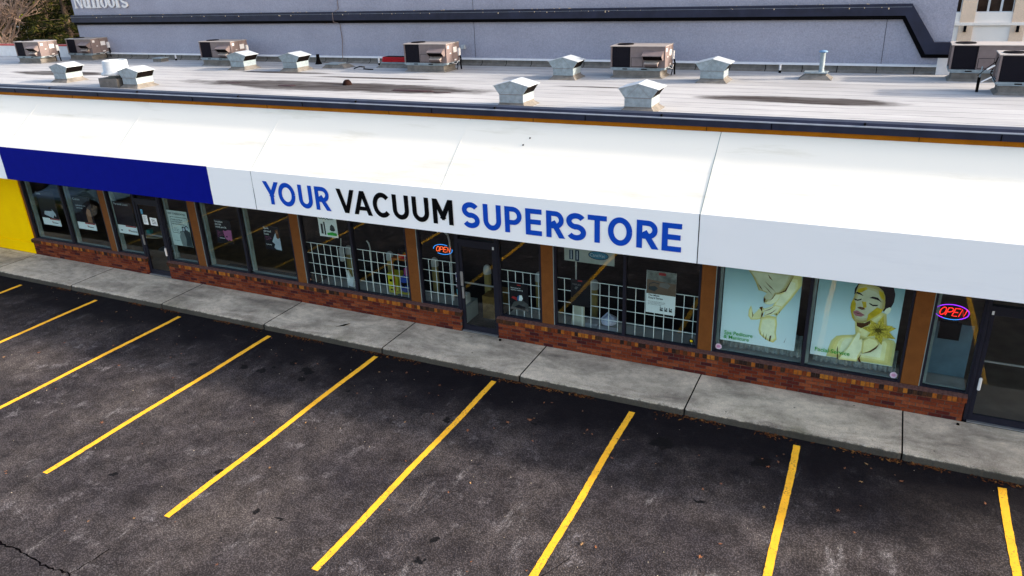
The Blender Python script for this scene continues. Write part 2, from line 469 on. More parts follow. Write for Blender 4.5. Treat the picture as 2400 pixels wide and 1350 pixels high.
for x, y1 in ((-19.49, 10.90), (-16.67, 10.92), (-13.93, 10.96), (-11.24, 10.93), (-8.55, 11.0), (-5.88, 10.99), (-3.21, 10.92), (-.53, 10.95), (2.24, 10.95)):
    y0 = 5.76; n = 90; vs = []
    for i in range(n + 1):
        y = y0 + (y1 - y0) * i / n
        wv = .008 * math.sin(y * 2.1 + x)
        vs += [(x - .052 + wv + rnd.uniform(-.004, .004), y, .004), (x + .052 + wv + rnd.uniform(-.004, .004), y + rnd.uniform(-.01, .01), .004)]
    o = MB().add(vs, [(2 * i, 2 * i + 1, 2 * i + 3, 2 * i + 2) for i in range(n)]).build('parking_line', M['laneyellow'])
    tag(o, kind='structure')

joints = [-30.4, -27.3, -24.2, -21.02, -17.88, -14.70, -11.59, -8.50, -5.44, -2.37, .94, 4.1, 7.3]
sb = MB()
for a, b in zip(joints[:-1], joints[1:]):
    a += .012; b -= .012
    n = max(2, int((b - a) / .035)); vs = []; NP = 8
    for i in range(n + 1):
        x = a + (b - a) * i / n
        q = Vector((x * 1.0, 0, 0))
        j = noise.noise(Vector((x * 6, 3.1, 0))) * .014 + noise.noise(Vector((x * 24, 7.7, 0))) * .010
        j2 = noise.noise(Vector((x * 18, 1.7, 4))) * .012
        e = .02 if i in (0, n) else 0
        for y, z in ((YW - .004, KZ), (12.0, KZ), (11.45, KZ), (11.20 + j * .5, KZ - .001), (11.158 + j + e, KZ - .006 - abs(j2) * .5), (11.142 + j2 + e, KZ - .03 + j2 * .5), (11.136 + j2 * .6 + e, .04), (11.13 + e, -.05)):
            vs.append((x, y, z))
    fs = [(i * NP + k, i * NP + k + 1, (i + 1) * NP + k + 1, (i + 1) * NP + k) for i in range(n) for k in range(NP - 1)]
    sb.add(vs, fs)
    sb.add(vs[:NP], [tuple(range(NP))], 1); sb.add(vs[-NP:], [tuple(range(NP))[::-1]], 1)
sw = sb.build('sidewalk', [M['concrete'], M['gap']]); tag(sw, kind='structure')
MB().box(-30.4, 7.3, 11.19, 12.42, -.05, .04).build('joint_filler', M['gap'], sw)

# ================================================================ strip mall
bld = empty('strip_mall_building', (-9, 12.6, 0), 'long low strip mall with a brick base, brown posts and a flat pale roof', 'building')
OFF = (-9, 12.6, 0)
def part(mb, name, mats, parent=bld, **kw):
    mb.off = (0, 0, 0); o = mb.build(name, mats, parent, **kw)
    off = Vector((0, 0, 0)); p = parent
    while p is not None and p.type == 'EMPTY': off += Vector(p.location); p = p.parent
    o.data.transform(Matrix.Translation(-off)) if parent.type == 'EMPTY' else o.data.transform(Matrix.Translation(-ROOT[parent.name]) if parent.name in ROOT else Matrix())
    if parent.type == 'EMPTY': ROOT[o.name] = off
    else: ROOT[o.name] = ROOT.get(parent.name, Vector())
    return o
ROOT = {}

SEGS = [(-21.04, -16.57), (-15.77, -7.36), (-6.49, 1.78), (2.97, 6.0)]
for a, b in SEGS:
    mb = MB(); hz = .0565; jt = .0085; zz = KZ
    k = 0
    mb.box(a + .006, b - .006, YW + .006, 12.56, KZ, .463, 1)
    while k < 6:
        z0 = KZ + k * (hz + jt); z1 = z0 + hz - .001
        x = a - (.1 if k % 2 else 0)
        while x < b:
            x0 = max(a, x); x1 = min(b, x + .192)
            if x1 - x0 > .03:
                d = rnd.uniform(-.0025, .0025)
                mb.box(x0, x1 - .004 + (.004 if x1 == b else 0), YW + d, 12.54, z0, z1, 0)
            x += .2
        k += 1
    bw = part(mb, 'brick_wall', [M['brick'], M['mortar']])
    mb = MB(); x = a - .025
    mb.box(a, b, YW - .012, 12.49, .463, .548, 1)
    while x < b + .02:
        x1 = min(x + .062, b + .027)
        d = rnd.uniform(-.003, .003)
        mb.prismx([(YW - .033 + d, .47), (YW - .033 + d, .545), (YW - .025, .551), (12.50, .556), (12.50, .47)], x, x1, 0)
        mb.prismx([(YW - .024, .552), (YW - .022, .5565), (12.52, .588), (12.56, .588), (12.56, .552)], x - .002, x1 + .004, 2)
        x += .0705
    part(mb, 'brick_cap', [M['capbrick'], M['mortar'], M['captop']], bw)

# upper wall under/over canopy, side partitions, interior
mb = MB().box(-36.0, 9.0, 12.44, 12.62, 2.42, 4.632)
part(mb, 'ochre_band_wall', M['ochre'])
for x in [-30 + i * 3.05 for i in range(12)]:
    part(MB().box(x, x + .008, 12.436, 12.45, 4.55, 4.632), 'band_seam', M['dark'])
pf = MB().prismx([(12.385, 4.625), (12.375, 4.735), (12.40, 4.745), (12.44, 4.785), (12.56, 4.80), (12.56, 3.72), (12.50, 3.72), (12.50, 4.625)], -46.0, 9.0)
pf = part(pf, 'parapet_flashing', M['navy'])
part(MB().prismx([(12.366, 4.728), (12.366, 4.737), (12.40, 4.7495), (12.40, 4.738)], -46.0, 9.0), 'highlight_lip', M['navyedge'], pf)  # highlight line along the flashing, painted in with a paler lip
for x in [-29 + i * 3.05 for i in range(12)]:
    part(MB().box(x, x + .012, 12.372, 12.383, 4.63, 4.725), 'flashing_joint', M['black'], pf)
    part(MB().box(x + 1.3, x + 1.33, 12.40, 12.44, 4.752, 4.79), 'flashing_joint', M['black'], pf)
rf = part(MB().box(-46.0, 9.0, 12.56, 26.05, 3.5, 3.70), 'roof', M['roof'])
part(MB().box(-46.2, -46, 12.5, 26.4, 0, 4.3), 'end_wall', M['white'])
part(MB().box(9.0, 9.2, 12.62, 26.04, 0, 4.79), 'end_wall', M['white'])
part(MB().box(-46, -36, 12.5, 12.6, 0, 3.6), 'side_wall', M['yellowwall'])
# low rear parapets
part(MB().box(-46.0, -35.62, 26.05, 26.25, 3.70, 4.22), 'rear_parapet', M['white'])
part(MB().box(-46.0, -35.62, 26.02, 26.28, 4.22, 4.29), 'parapet_coping', M['redcap'])
part(MB().prismx([(25.84, 3.70), (26.0, 4.30), (26.10, 4.30), (26.10, 3.70)], 1.18, 1.62), 'parapet_end', M['white'])
part(MB().box(1.20, 1.64, 25.98, 26.12, 4.30, 4.37), 'parapet_coping', M['redcap'])

# columns
for a, b in ((-17.87, -17.65), (-14.74, -14.49), (-11.64, -11.39), (-8.58, -8.33), (-5.54, -5.29), (-2.485, -2.24), (.83, 1.095)):
    c_ = part(MB().box(a, b, 12.485, 12.60, .588, 2.41), 'column', M['brown'], bevel=.006)
    part(MB().box(b + .001, b + .012, 12.489, 12.60, .589, 2.41), 'edge_trim', M['trim'], c_)
part(MB().box(-21.03, -20.96, 12.49, 12.60, .588, 2.41), 'column', M['brown'])

# yellow wall on the left
yw_ = part(MB().box(-36, -21.045, 12.47, 12.62, .44, 2.75), 'yellow_wall', M['yellowwall'])
part(MB().prismx([(12.44, KZ), (12.44, .435), (12.47, .445), (12.62, .445), (12.62, KZ)], -36, -21.045), 'base_panel', M['yellowwall'], yw_)

# windows
def window(x0, x1, mull=(), z0=.588, z1=2.42, trim=True):
    fr = MB(); y0, y1 = 12.495, 12.575; t = .035
    fr.box(x0, x1, y0, y1, z0, z0 + .022).box(x0, x1, y0, y1, z1 - t, z1)
    fr.box(x0, x0 + t, y0, y1, z0 + .022, z1 - t).box(x1 - t, x1, y0, y1, z0 + .022, z1 - t)
    for m in mull: fr.box(m - .028, m + .028, y0 - .004, y1, z0 + .022, z1 - t)
    f = part(fr, 'window', M['frame'])
    ed = [x0 + t] + [q for m in mull for q in (m - .028, m + .028)] + [x1 - t]
    for a, b in zip(ed[::2], ed[1::2]):
        part(MB().box(a, b, 12.545, 12.551, z0 + .022, z1 - t), 'pane', M['glass'], f)
        if trim:
            part(MB().box(a, a + .05, 12.60, 12.70, z0 + .02, z1 - t).box(a + .05, b, 12.575, 12.66, z0 + .0, z0 + .03), 'inner_trim', M['trim'], f)
    return f
window(-20.96, -17.875, (-19.38,))
window(-17.63, -16.62)
window(-15.72, -14.745)
window(-14.47, -11.645, (-13.13,))
window(-11.37, -8.585, (-10.0,), trim=False)
window(-8.31, -7.40, trim=False)
window(-6.47, -5.545, trim=False)
window(-5.27, -2.49, (-3.88,), trim=False)
window(-2.22, .825, (-.69,))
window(1.11, 1.80)
window(2.95, 6.0, (4.4,))

# doors: frame post | leaf with glass
def door(x0, x1, hinge_left=True):
    y0, y1 = 12.48, 12.58
    fr = part(MB().box(x0, x0 + .055, y0, y1, KZ, 2.42).box(x1 - .055, x1, y0, y1, KZ, 2.42).box(x0 + .055, x1 - .055, y0, y1, 2.06, 2.14)
              .box(x0 + .055, x1 - .055, y0, y1, 2.385, 2.42), 'door_frame', M['frame'])
    part(MB().box(x0 + .055, x1 - .055, 12.53, 12.536, 2.14, 2.385), 'transom_pane', M['glass'], fr)
    a, b = x0 + .06, x1 - .06
    lf = part(MB().box(a, a + .06, 12.495, 12.54, KZ + .02, 2.055).box(b - .06, b, 12.495, 12.54, KZ + .02, 2.055)
              .box(a + .06, b - .06, 12.495, 12.54, KZ + .02, .25).box(a + .06, b - .06, 12.495, 12.54, 1.985, 2.055), 'door', M['frame'])
    part(MB().box(a + .06, b - .06, 12.515, 12.521, .25, 1.985), 'pane', M['glass'], lf)
    part(MB().box(a + .06, b - .06, 12.55, 12.57, 1.165, 1.195), 'push_bar', M['chrome'], lf)
    part(MB().box(x0 + .055, x1 - .055, 12.44, 12.56, KZ, KZ + .018), 'threshold', M['chrome'], fr)
    return lf
d1 = door(-16.62, -15.72)
d2 = door(-7.40, -6.47)
d3 = door(1.80, 2.95)
part(MB().box(-7.335, -7.275, 12.478, 12.494, 1.13, 1.44).box(-7.305, -7.265, 12.46, 12.494, .86, 1.11), 'handle', M['chrome'], d2, bevel=.004)
part(MB().box(-16.545, -16.515, 12.465, 12.494, .92, 1.18), 'handle', M['chrome'], d1)
for xx, dd in ((-15.83, d1), (1.90, d3)):
    part(MB().box(xx, xx + .045, 12.45, 12.49, .70, .92), 'handle', M['white'], dd, bevel=.012)
for xx, dd in ((-6.57, d2), (1.875, d3)):
    part(MB().box(xx, xx + .03, 12.475, 12.494, 2.0, 2.06), 'closer_arm', M['white'], dd)

# interior
part(MB().box(-30, -11.53, 12.66, 18, .02, .10), 'interior_floor', M['wood'])
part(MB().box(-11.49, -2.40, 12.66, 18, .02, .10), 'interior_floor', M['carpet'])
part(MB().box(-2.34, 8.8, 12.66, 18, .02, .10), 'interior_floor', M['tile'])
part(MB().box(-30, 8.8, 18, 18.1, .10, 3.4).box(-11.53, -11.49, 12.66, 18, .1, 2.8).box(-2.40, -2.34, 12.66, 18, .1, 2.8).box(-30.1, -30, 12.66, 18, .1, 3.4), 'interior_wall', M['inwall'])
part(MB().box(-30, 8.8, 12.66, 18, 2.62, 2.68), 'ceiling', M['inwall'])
part(MB().box(-11.37, -7.45, 12.62, 13.35, .10, .47), 'display_shelf', M['shelf'])
part(MB().box(-6.46, -2.42, 12.62, 13.35, .10, .47), 'display_shelf', M['shelf'])
part(MB().box(-14.45, -11.56, 12.70, 13.2, .10, .42), 'display_shelf', M['inwall'])
part(MB().box(1.12, 1.78, 12.66, 13.1, .10, .56).box(-2.2, .82, 12.68, 13.2, .10, .56), 'display_shelf', M['shelf'])

# ================================================================ canopy
can = empty('canopy', (-9, 11.8, 2.8), 'long white canvas canopy sloping from the roof edge out over the shop windows', 'canopy')
CY = 11.19; FB = 2.754; FT = 3.546; TY = 12.434; TZ = 4.545
seams = [-30.0, -24.5, -18.9, -15.2, -11.22, -6.86, -2.31, 2.9, 8.8]
for a, b in zip(seams[:-1], seams[1:]):
    a += .006; b -= .006
    nx, ny = 26, 14; vs = []
    for i in range(nx + 1):
        for j in range(ny + 1):
            u, v = i / nx, j / ny
            x = a + (b - a) * u; y = CY + .012 + (TY - CY - .012) * v; z = FT + (TZ - FT) * v
            s_ = -.010 * math.sin(math.pi * v) + .004 * noise.noise(Vector((x * 1.2, v * 3, 0)))
            if 0 < v < 1 and 0 < u < 1: z += s_
            elif 0 < v < 1: z += s_ * .5
            vs.append((x, y, z))
    n0 = len(vs); vs += [(p[0], p[1] + .006, p[2] - .010) for p in vs]
    fs = []
    for i in range(nx):
        for j in range(ny):
            k = i * (ny + 1) + j
            fs.append((k, k + ny + 1, k + ny + 2, k + 1)); fs.append((n0 + k, n0 + k + 1, n0 + k + ny + 2, n0 + k + ny + 1))
    m_ = MB(); m_.add(vs, fs, 0, True)
    part(m_, 'canopy_panel', M['canvas'], can)
for a in seams[1:-1]:
    part(MB().prismx([(CY + .012, FT - .012), (CY + .005, FT - .002), (TY - .004, TZ - .006), (TY, TZ - .016)], a - .0055, a + .0055), 'seam', M['trim'] if a == -2.31 else M['canvas'], can)
for x, t_ in ((-5.55, .78), (-5.63, .68)):
    y = CY + (TY - CY) * t_; z = FT + (TZ - FT) * t_
    part(MB().box(x, x + .02, y - .012, y + .012, z - .012, z + .008), 'dirt_spot', M['dark'], can)
# frame pipes and soffit
fp = MB()
fp.tube([(-30, CY + .03, FB + .02), (8.8, CY + .03, FB + .02)], .02).tube([(-30, CY + .03, FT - .04), (8.8, CY + .03, FT - .04)], .02)
for i in range(13):
    x = -29.9 + i * 3.2
    fp.tube([(x, CY + .05, FB + .03), (x, 12.43, FB + .03)], .016).tube([(x, CY + .05, FB + .03), (x, CY + .05, FT - .06), (x, 12.40, TZ - .06)], .016)
part(fp, 'canopy_frame', M['chrome'], can)
part(MB().box(-30, 8.8, CY + .02, 12.40, FB + .055, FB + .07), 'soffit', M['fascia2'], can)

def fpanel(a, b, m, name='fascia_panel', lab=None, yo=0.0):
    nx = max(4, int((b - a) / .12)); nz = 6; vs = []
    for i in range(nx + 1):
        for j in range(nz + 1):
            u, v = i / nx, j / nz; x = a + (b - a) * u
            e = min(u, 1 - u, 1) * (b - a)
            w_ = .005 * noise.noise(Vector((x * 1.6, v * 3, 2))) * math.sin(math.pi * v)
            w_ += (.012 * math.exp(-e * 2.2) * noise.noise(Vector((x * 5 + v * 4, v * 2, 9))) * math.sin(math.pi * v)) * WR.get(name + str(round(a)), 1)
            vs.append((x, CY + yo + w_, FB + (FT - FB) * v))
    fs = [(i * (nz + 1) + j, (i + 1) * (nz + 1) + j, (i + 1) * (nz + 1) + j + 1, i * (nz + 1) + j + 1) for i in range(nx) for j in range(nz)]
    mb = MB(); mb.add(vs, fs, 0, True)
    mb.add([(x, y + .012, z) for x, y, z in vs], [f[::-1] for f in fs], 0, True)
    mb.box(a, b, CY + yo + .001, CY + yo + .011, FB - .006, FB).box(a, b, CY + yo + .001, CY + yo + .014, FT, FT + .006)
    o = part(mb, name, m, can)
    if lab: o['label'] = lab
    return o
WR = {}
fpanel(-30, -19.215, M['fascia'], lab='plain white fascia panel')
fpanel(-19.21, -12.41, M['blue'], lab='plain royal blue fascia panel')
fpanel(-12.405, -11.235, M['fascia'], lab='short plain white fascia panel')
sign = fpanel(-11.225, -2.32, M['fascia'], 'sign_panel', 'white fascia panel reading YOUR VACUUM SUPERSTORE')
WR['fascia_panel-2'] = 2.4
fpanel(-2.305, 8.8, M['fascia2'], lab='plain greyish white fascia panel')
part(MB().box(-11.234, -11.226, CY - .002, CY + .01, FB, FT).box(-2.319, -2.306, CY - .003, CY + .01, FB, FT), 'panel_joint', M['black'], can)

# ---------------------------------------------------------------- stroke lettering
def clipz(p, zlo, zhi):
    for sgn, lim in ((1, zlo), (-1, zhi)):
        o = []
        for i in range(len(p)):
            a, b = p[i], p[(i + 1) % len(p)]
            ia, ib = sgn * (a[1] - lim) >= -1e-9, sgn * (b[1] - lim) >= -1e-9
            if ia: o.append(a)
            if ia != ib:
                t = (lim - a[1]) / (b[1] - a[1]); o.append((a[0] + (b[0] - a[0]) * t, lim))
        p = o
    return p
def stroke(p, q, t, h, ext=0.0):
    d = Vector((q[0] - p[0], q[1] - p[1])).normalized()
    p = (p[0] - d.x * ext, p[1] - d.y * ext); q = (q[0] + d.x * ext, q[1] + d.y * ext)
    n = (-d.y * t / 2, d.x * t / 2)
    return clipz([(p[0] + n[0], p[1] + n[1]), (p[0] - n[0], p[1] - n[1]), (q[0] - n[0], q[1] - n[1]), (q[0] + n[0], q[1] + n[1])], 0, h)
def ribbon(P, t):
    out = []
    N = []
    for i in range(len(P)):
        a = P[max(i - 1, 0)]; b = P[min(i + 1, len(P) - 1)]
        d = Vector((b[0] - a[0], b[1] - a[1])).normalized(); N.append((-d.y * t / 2, d.x * t / 2))
    for i in range(len(P) - 1):
        out.append([(P[i][0] + N[i][0], P[i][1] + N[i][1]), (P[i][0] - N[i][0], P[i][1] - N[i][1]), (P[i + 1][0] - N[i + 1][0], P[i + 1][1] - N[i + 1][1]), (P[i + 1][0] + N[i + 1][0], P[i + 1][1] + N[i + 1][1])])
    return out
def arc(cx, cz, rx, rz, a0, a1, n=20):
    return [(cx + rx * math.cos(R(a0 + (a1 - a0) * i / n)), cz + rz * math.sin(R(a0 + (a1 - a0) * i / n))) for i in range(n + 1)]
def glyph(ch, w, h, t):
    k = t / 2; tb = t * .92; kb = tb / 2; G = []
    if ch == 'Y': m = h * .42; G = [[stroke((k, h), (w / 2, m), t, h, t * .6)], [stroke((w - k, h), (w / 2, m), t, h, t * .6)], [stroke((w / 2, 0), (w / 2, m), t, h)]]
    elif ch == 'V': G = [[stroke((k, h), (w / 2, 0), t, h, t)], [stroke((w - k, h), (w / 2, 0), t, h, t)]]
    elif ch == 'A': G = [[stroke((k, 0), (w / 2, h), t, h, t)], [stroke((w - k, 0), (w / 2, h), t, h, t)], [stroke((w * .24, h * .27), (w * .76, h * .27), tb * .9, h)]]
    elif ch == 'O': G = [ribbon(arc(w / 2, h / 2, w / 2 - k, h / 2 - kb + .004, 0, 360, 44), t)]
    elif ch == 'C': G = [ribbon(arc(w * .54, h / 2, w * .54 - k, h / 2 - kb + .004, 42, 318, 36), t)]
    elif ch == 'U':
        r = w / 2 - k; zb = r + k * .2 + kb; P = [(k, h)] + arc(w / 2, zb, r, zb - kb, 180, 360, 20) + [(w - k, h)]
        G = [ribbon(P, t)]
    elif ch in 'PR':
        z0 = h * (.44 if ch == 'R' else .40); zt = h - kb; ym = (z0 + zt) / 2; rr = (zt - z0) / 2; cx = w * .96 - k - rr * .95
        G = [[stroke((k, 0), (k, h), t, h)], ribbon([(k, zt)] + [(cx, zt)] + arc(cx, ym, w * .98 - k - cx, rr, 90, -90, 16) + [(cx, z0), (k, z0)], tb)]
        if ch == 'R': G.append([stroke((w * .50, z0), (w - k * .9, 0), t, h, t)])
    elif ch == 'E': G = [[stroke((k, 0), (k, h), t, h)], [stroke((k, h - kb), (w, h - kb), tb, h)], [stroke((k, h * .51), (w * .95, h * .51), tb, h)], [stroke((k, kb), (w, kb), tb, h)]]
    elif ch == 'T': G = [[stroke((w / 2, 0), (w / 2, h), t, h)], [stroke((0, h - kb), (w, h - kb), tb, h)]]
    elif ch == 'M': G = [[stroke((k, 0), (k, h), t, h)], [stroke((w - k, 0), (w - k, h), t, h)], [stroke((k, h), (w / 2, h * .30), t, h, t * .55)], [stroke((w - k, h), (w / 2, h * .30), t, h, t * .55)]]
    elif ch == 'S':
        ry = (h / 2 - kb) / 2 + .001; rx = w / 2 - k
        P = arc(w / 2, h - kb - ry, rx, ry, 28, 270, 26)[:-1] + arc(w / 2, kb + ry, rx * 1.02, ry, 90, -152, 26)
        G = [ribbon(P, t)]
    elif ch == 'N': G = [[stroke((k, 0), (k, h), t, h)], [stroke((w - k, 0), (w - k, h), t, h)], [stroke((k, h), (w - k, 0), t, h, t * .3)]]
    return G
def word(chars, spans, z0, h, t, y, m, parent, name='lettering'):
    mb = MB()
    for ch, (a, b) in zip(chars, spans):
        for k, G in enumerate(glyph(ch, b - a, h, t)):
            for p in G:
                if len(p) > 2: mb.poly([(a + x, z0 + z) for x, z in p], y - .0006 * k)
    return part(mb, name, m, parent)
LY = CY - .0075
word('YOUR', [(-10.955, -10.565), (-10.585, -10.165), (-10.08, -9.745), (-9.675, -9.33)], 2.905, .465, .092, LY, M['signblue'], sign)
word('VACUUM', [(-9.155, -8.745), (-8.775, -8.365), (-8.335, -7.955), (-7.90, -7.55), (-7.475, -7.125), (-7.045, -6.63)], 2.905, .465, .092, LY, M['black'], sign)
word('SUPERSTORE', [(-6.445, -6.105), (-6.03, -5.685), (-5.615, -5.285), (-5.225, -4.925), (-4.845, -4.52), (-4.485, -4.14), (-4.11, -3.785), (-3.765, -3.36), (-3.29, -2.94), (-2.88, -2.57)], 2.90, .465, .094, LY, M['signblue'], sign)

def txt(s, size, x, z, y, m, parent, name='text', bold=0.0, rot=(R(90), 0, 0), sx=1.0, shear=0.0, ext=0.0, align='LEFT', sp=1.0):
    cu_ = bpy.data.curves.new(name, 'FONT'); cu_.body = s; cu_.size = size; cu_.offset = bold; cu_.extrude = ext; cu_.resolution_u = 3
    cu_.align_x = align; cu_.shear = shear; cu_.space_line = sp
    o = bpy.data.objects.new(name, cu_); C.objects.link(o)
    dg = bpy.context.evaluated_depsgraph_get()
    me = bpy.data.meshes.new_from_object(o.evaluated_get(dg))
    bpy.data.objects.remove(o)
    me.name = name
    me.materials.clear(); me.materials.append(m)
    mt = Matrix.Translation((x, y, z)) @ Matrix.Rotation(R(90), 4, 'X') @ Matrix.Diagonal((sx, 1, 1, 1))
    me.transform(mt)
    q = bpy.data.objects.new(name, me); C.objects.link(q)
    if parent is not None:
        q.parent = parent
        if parent.type == 'EMPTY': me.transform(Matrix.Translation(-Vector(parent.location)))
        elif parent.name in ROOT: me.transform(Matrix.Translation(-ROOT[parent.name]))
    return q

# ================================================================ roof equipment
ZR = 3.70
def make_rtu(loc, label, hoods=True, wire=True):
    t = empty('rooftop_unit', (loc[0], loc[1], ZR), label, 'hvac unit', 'air conditioning units on the flat roof')
    L = loc[0]; Y = loc[1]; Z = ZR
    def P(mb, name, m, parent=t, **kw):
        mb.v = [(a + L, b + Y, c + Z) for a, b, c in mb.v]
        return part(mb, name, m, parent, **kw)
    P(MB().frus((.0, 1.69, -.07, .89), (.09, 1.60, 0, .82), 0, .06).box(.09, 1.60, 0, .82, .06, .235), 'roof_curb', M['felt'])
    P(MB().box(.05, 1.64, -.03, .85, .225, .245).box(0, 1.74, -.02, .012, .25, .31).box(0, 1.74, .90, .93, .25, .31).box(0, .03, .0, .93, .25, .31).box(1.71, 1.74, 0, .93, .25, .31), 'base_rail', M['galv'])
    P(MB().box(.40, .56, -.024, -.021, .255, .285).box(1.0, 1.18, -.024, -.021, .255, .285).box(1.741, 1.744, .15, .35, .26, .29).box(1.741, 1.744, .5, .7, .26, .29), 'fork_slot', M['dark'])
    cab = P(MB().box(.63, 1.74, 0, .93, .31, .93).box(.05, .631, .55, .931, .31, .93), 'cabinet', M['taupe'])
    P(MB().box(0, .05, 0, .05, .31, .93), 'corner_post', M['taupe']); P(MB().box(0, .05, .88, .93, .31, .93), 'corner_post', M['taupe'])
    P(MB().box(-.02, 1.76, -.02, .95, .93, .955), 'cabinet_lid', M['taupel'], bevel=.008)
    gr = MB().box(.055, .625, .02, .54, .32, .925)
    P(gr, 'condenser_coil', M['coil'])
    gl = MB()
    for i in range(16): gl.box(.055, .625, .012, .016, .34 + i * .036, .345 + i * .036)
    for i in range(9): gl.box(.09 + i * .063, .094 + i * .063, .010, .014, .33, .92)
    P(gl, 'coil_guard', M['coil'])
    fan = P(MB().cyl(.34, .47, .956, .966, .26, .26, 28), 'fan_opening', M['dark'])
    ring = MB()
    for r_ in (.06, .12, .18, .25): ring.tube([(.34 + r_ * math.cos(a * .3927), .47 + r_ * math.sin(a * .3927), .972) for a in range(16)], .005, 4, closed=True)
    P(ring, 'fan_guard', M['coil'], fan)
    if hoods:
        P(MB().prismx([(0, .80), (-.02, .81), (-.25, .70), (-.255, .675), (-.235, .675), (-.22, .69), (0, .785)], 1.07, 1.69)
          .prismx([(0, .80), (-.25, .70), (-.25, .675), (-.11, .545), (0, .545)], 1.07, 1.085).prismx([(0, .80), (-.25, .70), (-.25, .675), (-.11, .545), (0, .545)], 1.675, 1.69), 'rain_hood', M['taupe'])
        P(MB().prismx([(-.235, .680), (-.10, .555), (0, .555), (0, .680)], 1.09, 1.67), 'hood_dark_opening', M['dark'])  # near-black wedge paints in the shade of the open hood
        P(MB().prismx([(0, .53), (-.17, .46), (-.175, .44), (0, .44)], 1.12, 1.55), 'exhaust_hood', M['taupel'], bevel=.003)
        P(MB().prismx([(0, .438), (-.165, .438), (-.08, .345), (0, .345)], 1.14, 1.53), 'exhaust_louvre', M['taupe'])
        P(MB().box(1.13, 1.54, -.165, -.02, .34, .343), 'hood_dark_opening', M['dark'])
    P(MB().box(.68, 1.04, -.008, 0, .35, .60), 'access_panel', M['taupe'], bevel=.003)
    P(MB().box(.67, .68, -.004, .004, .34, .61).box(1.04, 1.05, -.004, .004, .34, .61).box(.67, 1.05, -.004, .004, .60, .61).box(.67, 1.05, -.004, .004, .335, .345).box(.63, .636, -.003, 0, .31, .93).box(1.74, 1.743, .45, .456, .31, .93), 'panel_seam', M['dark'], cab)
    for q_ in ((.08, .20, .78, .88), (.50, .74, .62, .80), (.55, .68, .34, .39), (.25, .33, .60, .63)):
        P(MB().box(1.741, 1.746, *q_), 'rating_sticker', M['white'], cab)
    P(MB().box(1.74, 1.80, .80, .92, .48, .74), 'electrical_box', M['white'], bevel=.005)
    P(MB().tube([(1.80, .86, .48), (1.84, .84, .36), (1.83, .82, .22), (1.84, .84, .02)], .028, 8).tube([(1.76, .6, .30), (1.82, .62, .22), (1.80, .66, .12), (1.78, .62, .02)], .014), 'drain_pipe', M['dark'])
    if wire: P(MB().tube([(1.76, .35, .30), (1.86, .45, .24), (1.84, .6, .30), (1.8, .8, .33)], .009), 'gas_pipe', M['white'])
    return t
r4 = make_rtu((-7.99, 23.80), 'taupe rooftop unit with two hoods, halfway along the roof just right of the roof centre')
for (x, y), lb in (((-15.78, 24.0), 'taupe rooftop unit in front of the low red rack'),
                   ((-26.05, 24.35), 'taupe rooftop unit partly hidden behind a peaked metal vent'),
                   ((-35.45, 25.15), 'taupe rooftop unit in front of the grey wall corner with the white letters'),
                   ((-37.15, 23.75), 'taupe rooftop unit leftmost on the roof, in front of the dark trees')):
    copy_tree(r4, (x, y, ZR), lb)
r5 = make_rtu((1.42, 24.66), 'taupe rooftop unit at the right end, behind the nearest unit, no hoods', hoods=False)
r6 = make_rtu((2.36, 22.48), 'taupe rooftop unit nearest the right edge of the picture, cut by the frame', hoods=False)
for ch in list(r6.children): pass
# loose flue wires hanging at the nearest right unit
mbx = MB((2.36, 22.48, ZR)).tube([(2.30, 22.5, ZR + .80), (2.1, 22.45, ZR + .62), (1.95, 22.45, ZR + .45)], .009)
mbx.tube([(2.32, 22.50, ZR + .9), (2.22, 22.49, ZR + .5), (2.36, 22.50, ZR + .3)], .012).build('loose_cable', M['dark'], r6)
MB((2.36, 22.48, ZR)).tube([(2.28, 22.5, ZR + .70), (2.12, 22.45, ZR + .60)], .022).tube([(2.26, 22.5, ZR + .42), (2.05, 22.45, ZR + .30)], .018).build('loose_bracket', M['white'], r6)
pp = empty('condensate_pipe', (2.02, 22.85, ZR), 'thin metal drain pipe with a black lower sleeve between the two right units', 'pipe')
part(MB().tube([(2.06, 22.9, ZR + .62), (2.04, 22.87, ZR + .34)], .016), 'pipe', M['galv'], pp)
part(MB().cyl(2.03, 22.86, ZR, ZR + .36, .034, .034, 12), 'sleeve', M['dark'], pp)

def make_vent(x, y, label):
    t = empty('roof_vent', (x, y, ZR), label, 'roof vent', 'peaked galvanised vents on the flat roof')
    def P(mb, name, m, **kw):
        mb.v = [(a + x, b + y, c + ZR) for a, b, c in mb.v]; return part(mb, name, m, t, **kw)
    P(MB().frus((-.12, .80, -.14, .82), (-.005, .685, 0, .68), 0, .10).box(-.005, .685, 0, .68, .10, .14), 'vent_curb', M['felt'])
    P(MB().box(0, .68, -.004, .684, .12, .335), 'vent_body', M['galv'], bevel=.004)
    prof = [(0, .335), (-.15, .54), (.34, .665), (.83, .54), (.68, .335)]
    P(MB().prismy(prof, -.012, 0), 'vent_end_panel', M['galv']); P(MB().prismy(prof, .68, .692), 'vent_end_panel', M['galv'])
    P(MB().tube([(.0, -.014, .335), (.68, -.014, .335)], .005, 4).tube([(.06, -.013, .36), (.34, -.013, .64)], .0025, 4).tube([(.62, -.013, .36), (.34, -.013, .64)], .0025, 4), 'panel_crease', M['taupe'])
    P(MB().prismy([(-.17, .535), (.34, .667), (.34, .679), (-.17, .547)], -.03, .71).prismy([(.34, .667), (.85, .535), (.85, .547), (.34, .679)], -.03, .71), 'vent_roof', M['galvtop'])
    P(MB().prismy([(.0, .337), (-.142, .532), (.34, .655), (.822, .532), (.68, .337)], .012, .668), 'vent_interior', M['dark'])
    return t
v4 = make_vent(-5.76, 18.25, 'peaked metal roof vent standing at the dark edge, right of centre')
def k_(x, y): return x * 1.3788, 7.158 * 0 + y * 1.3788
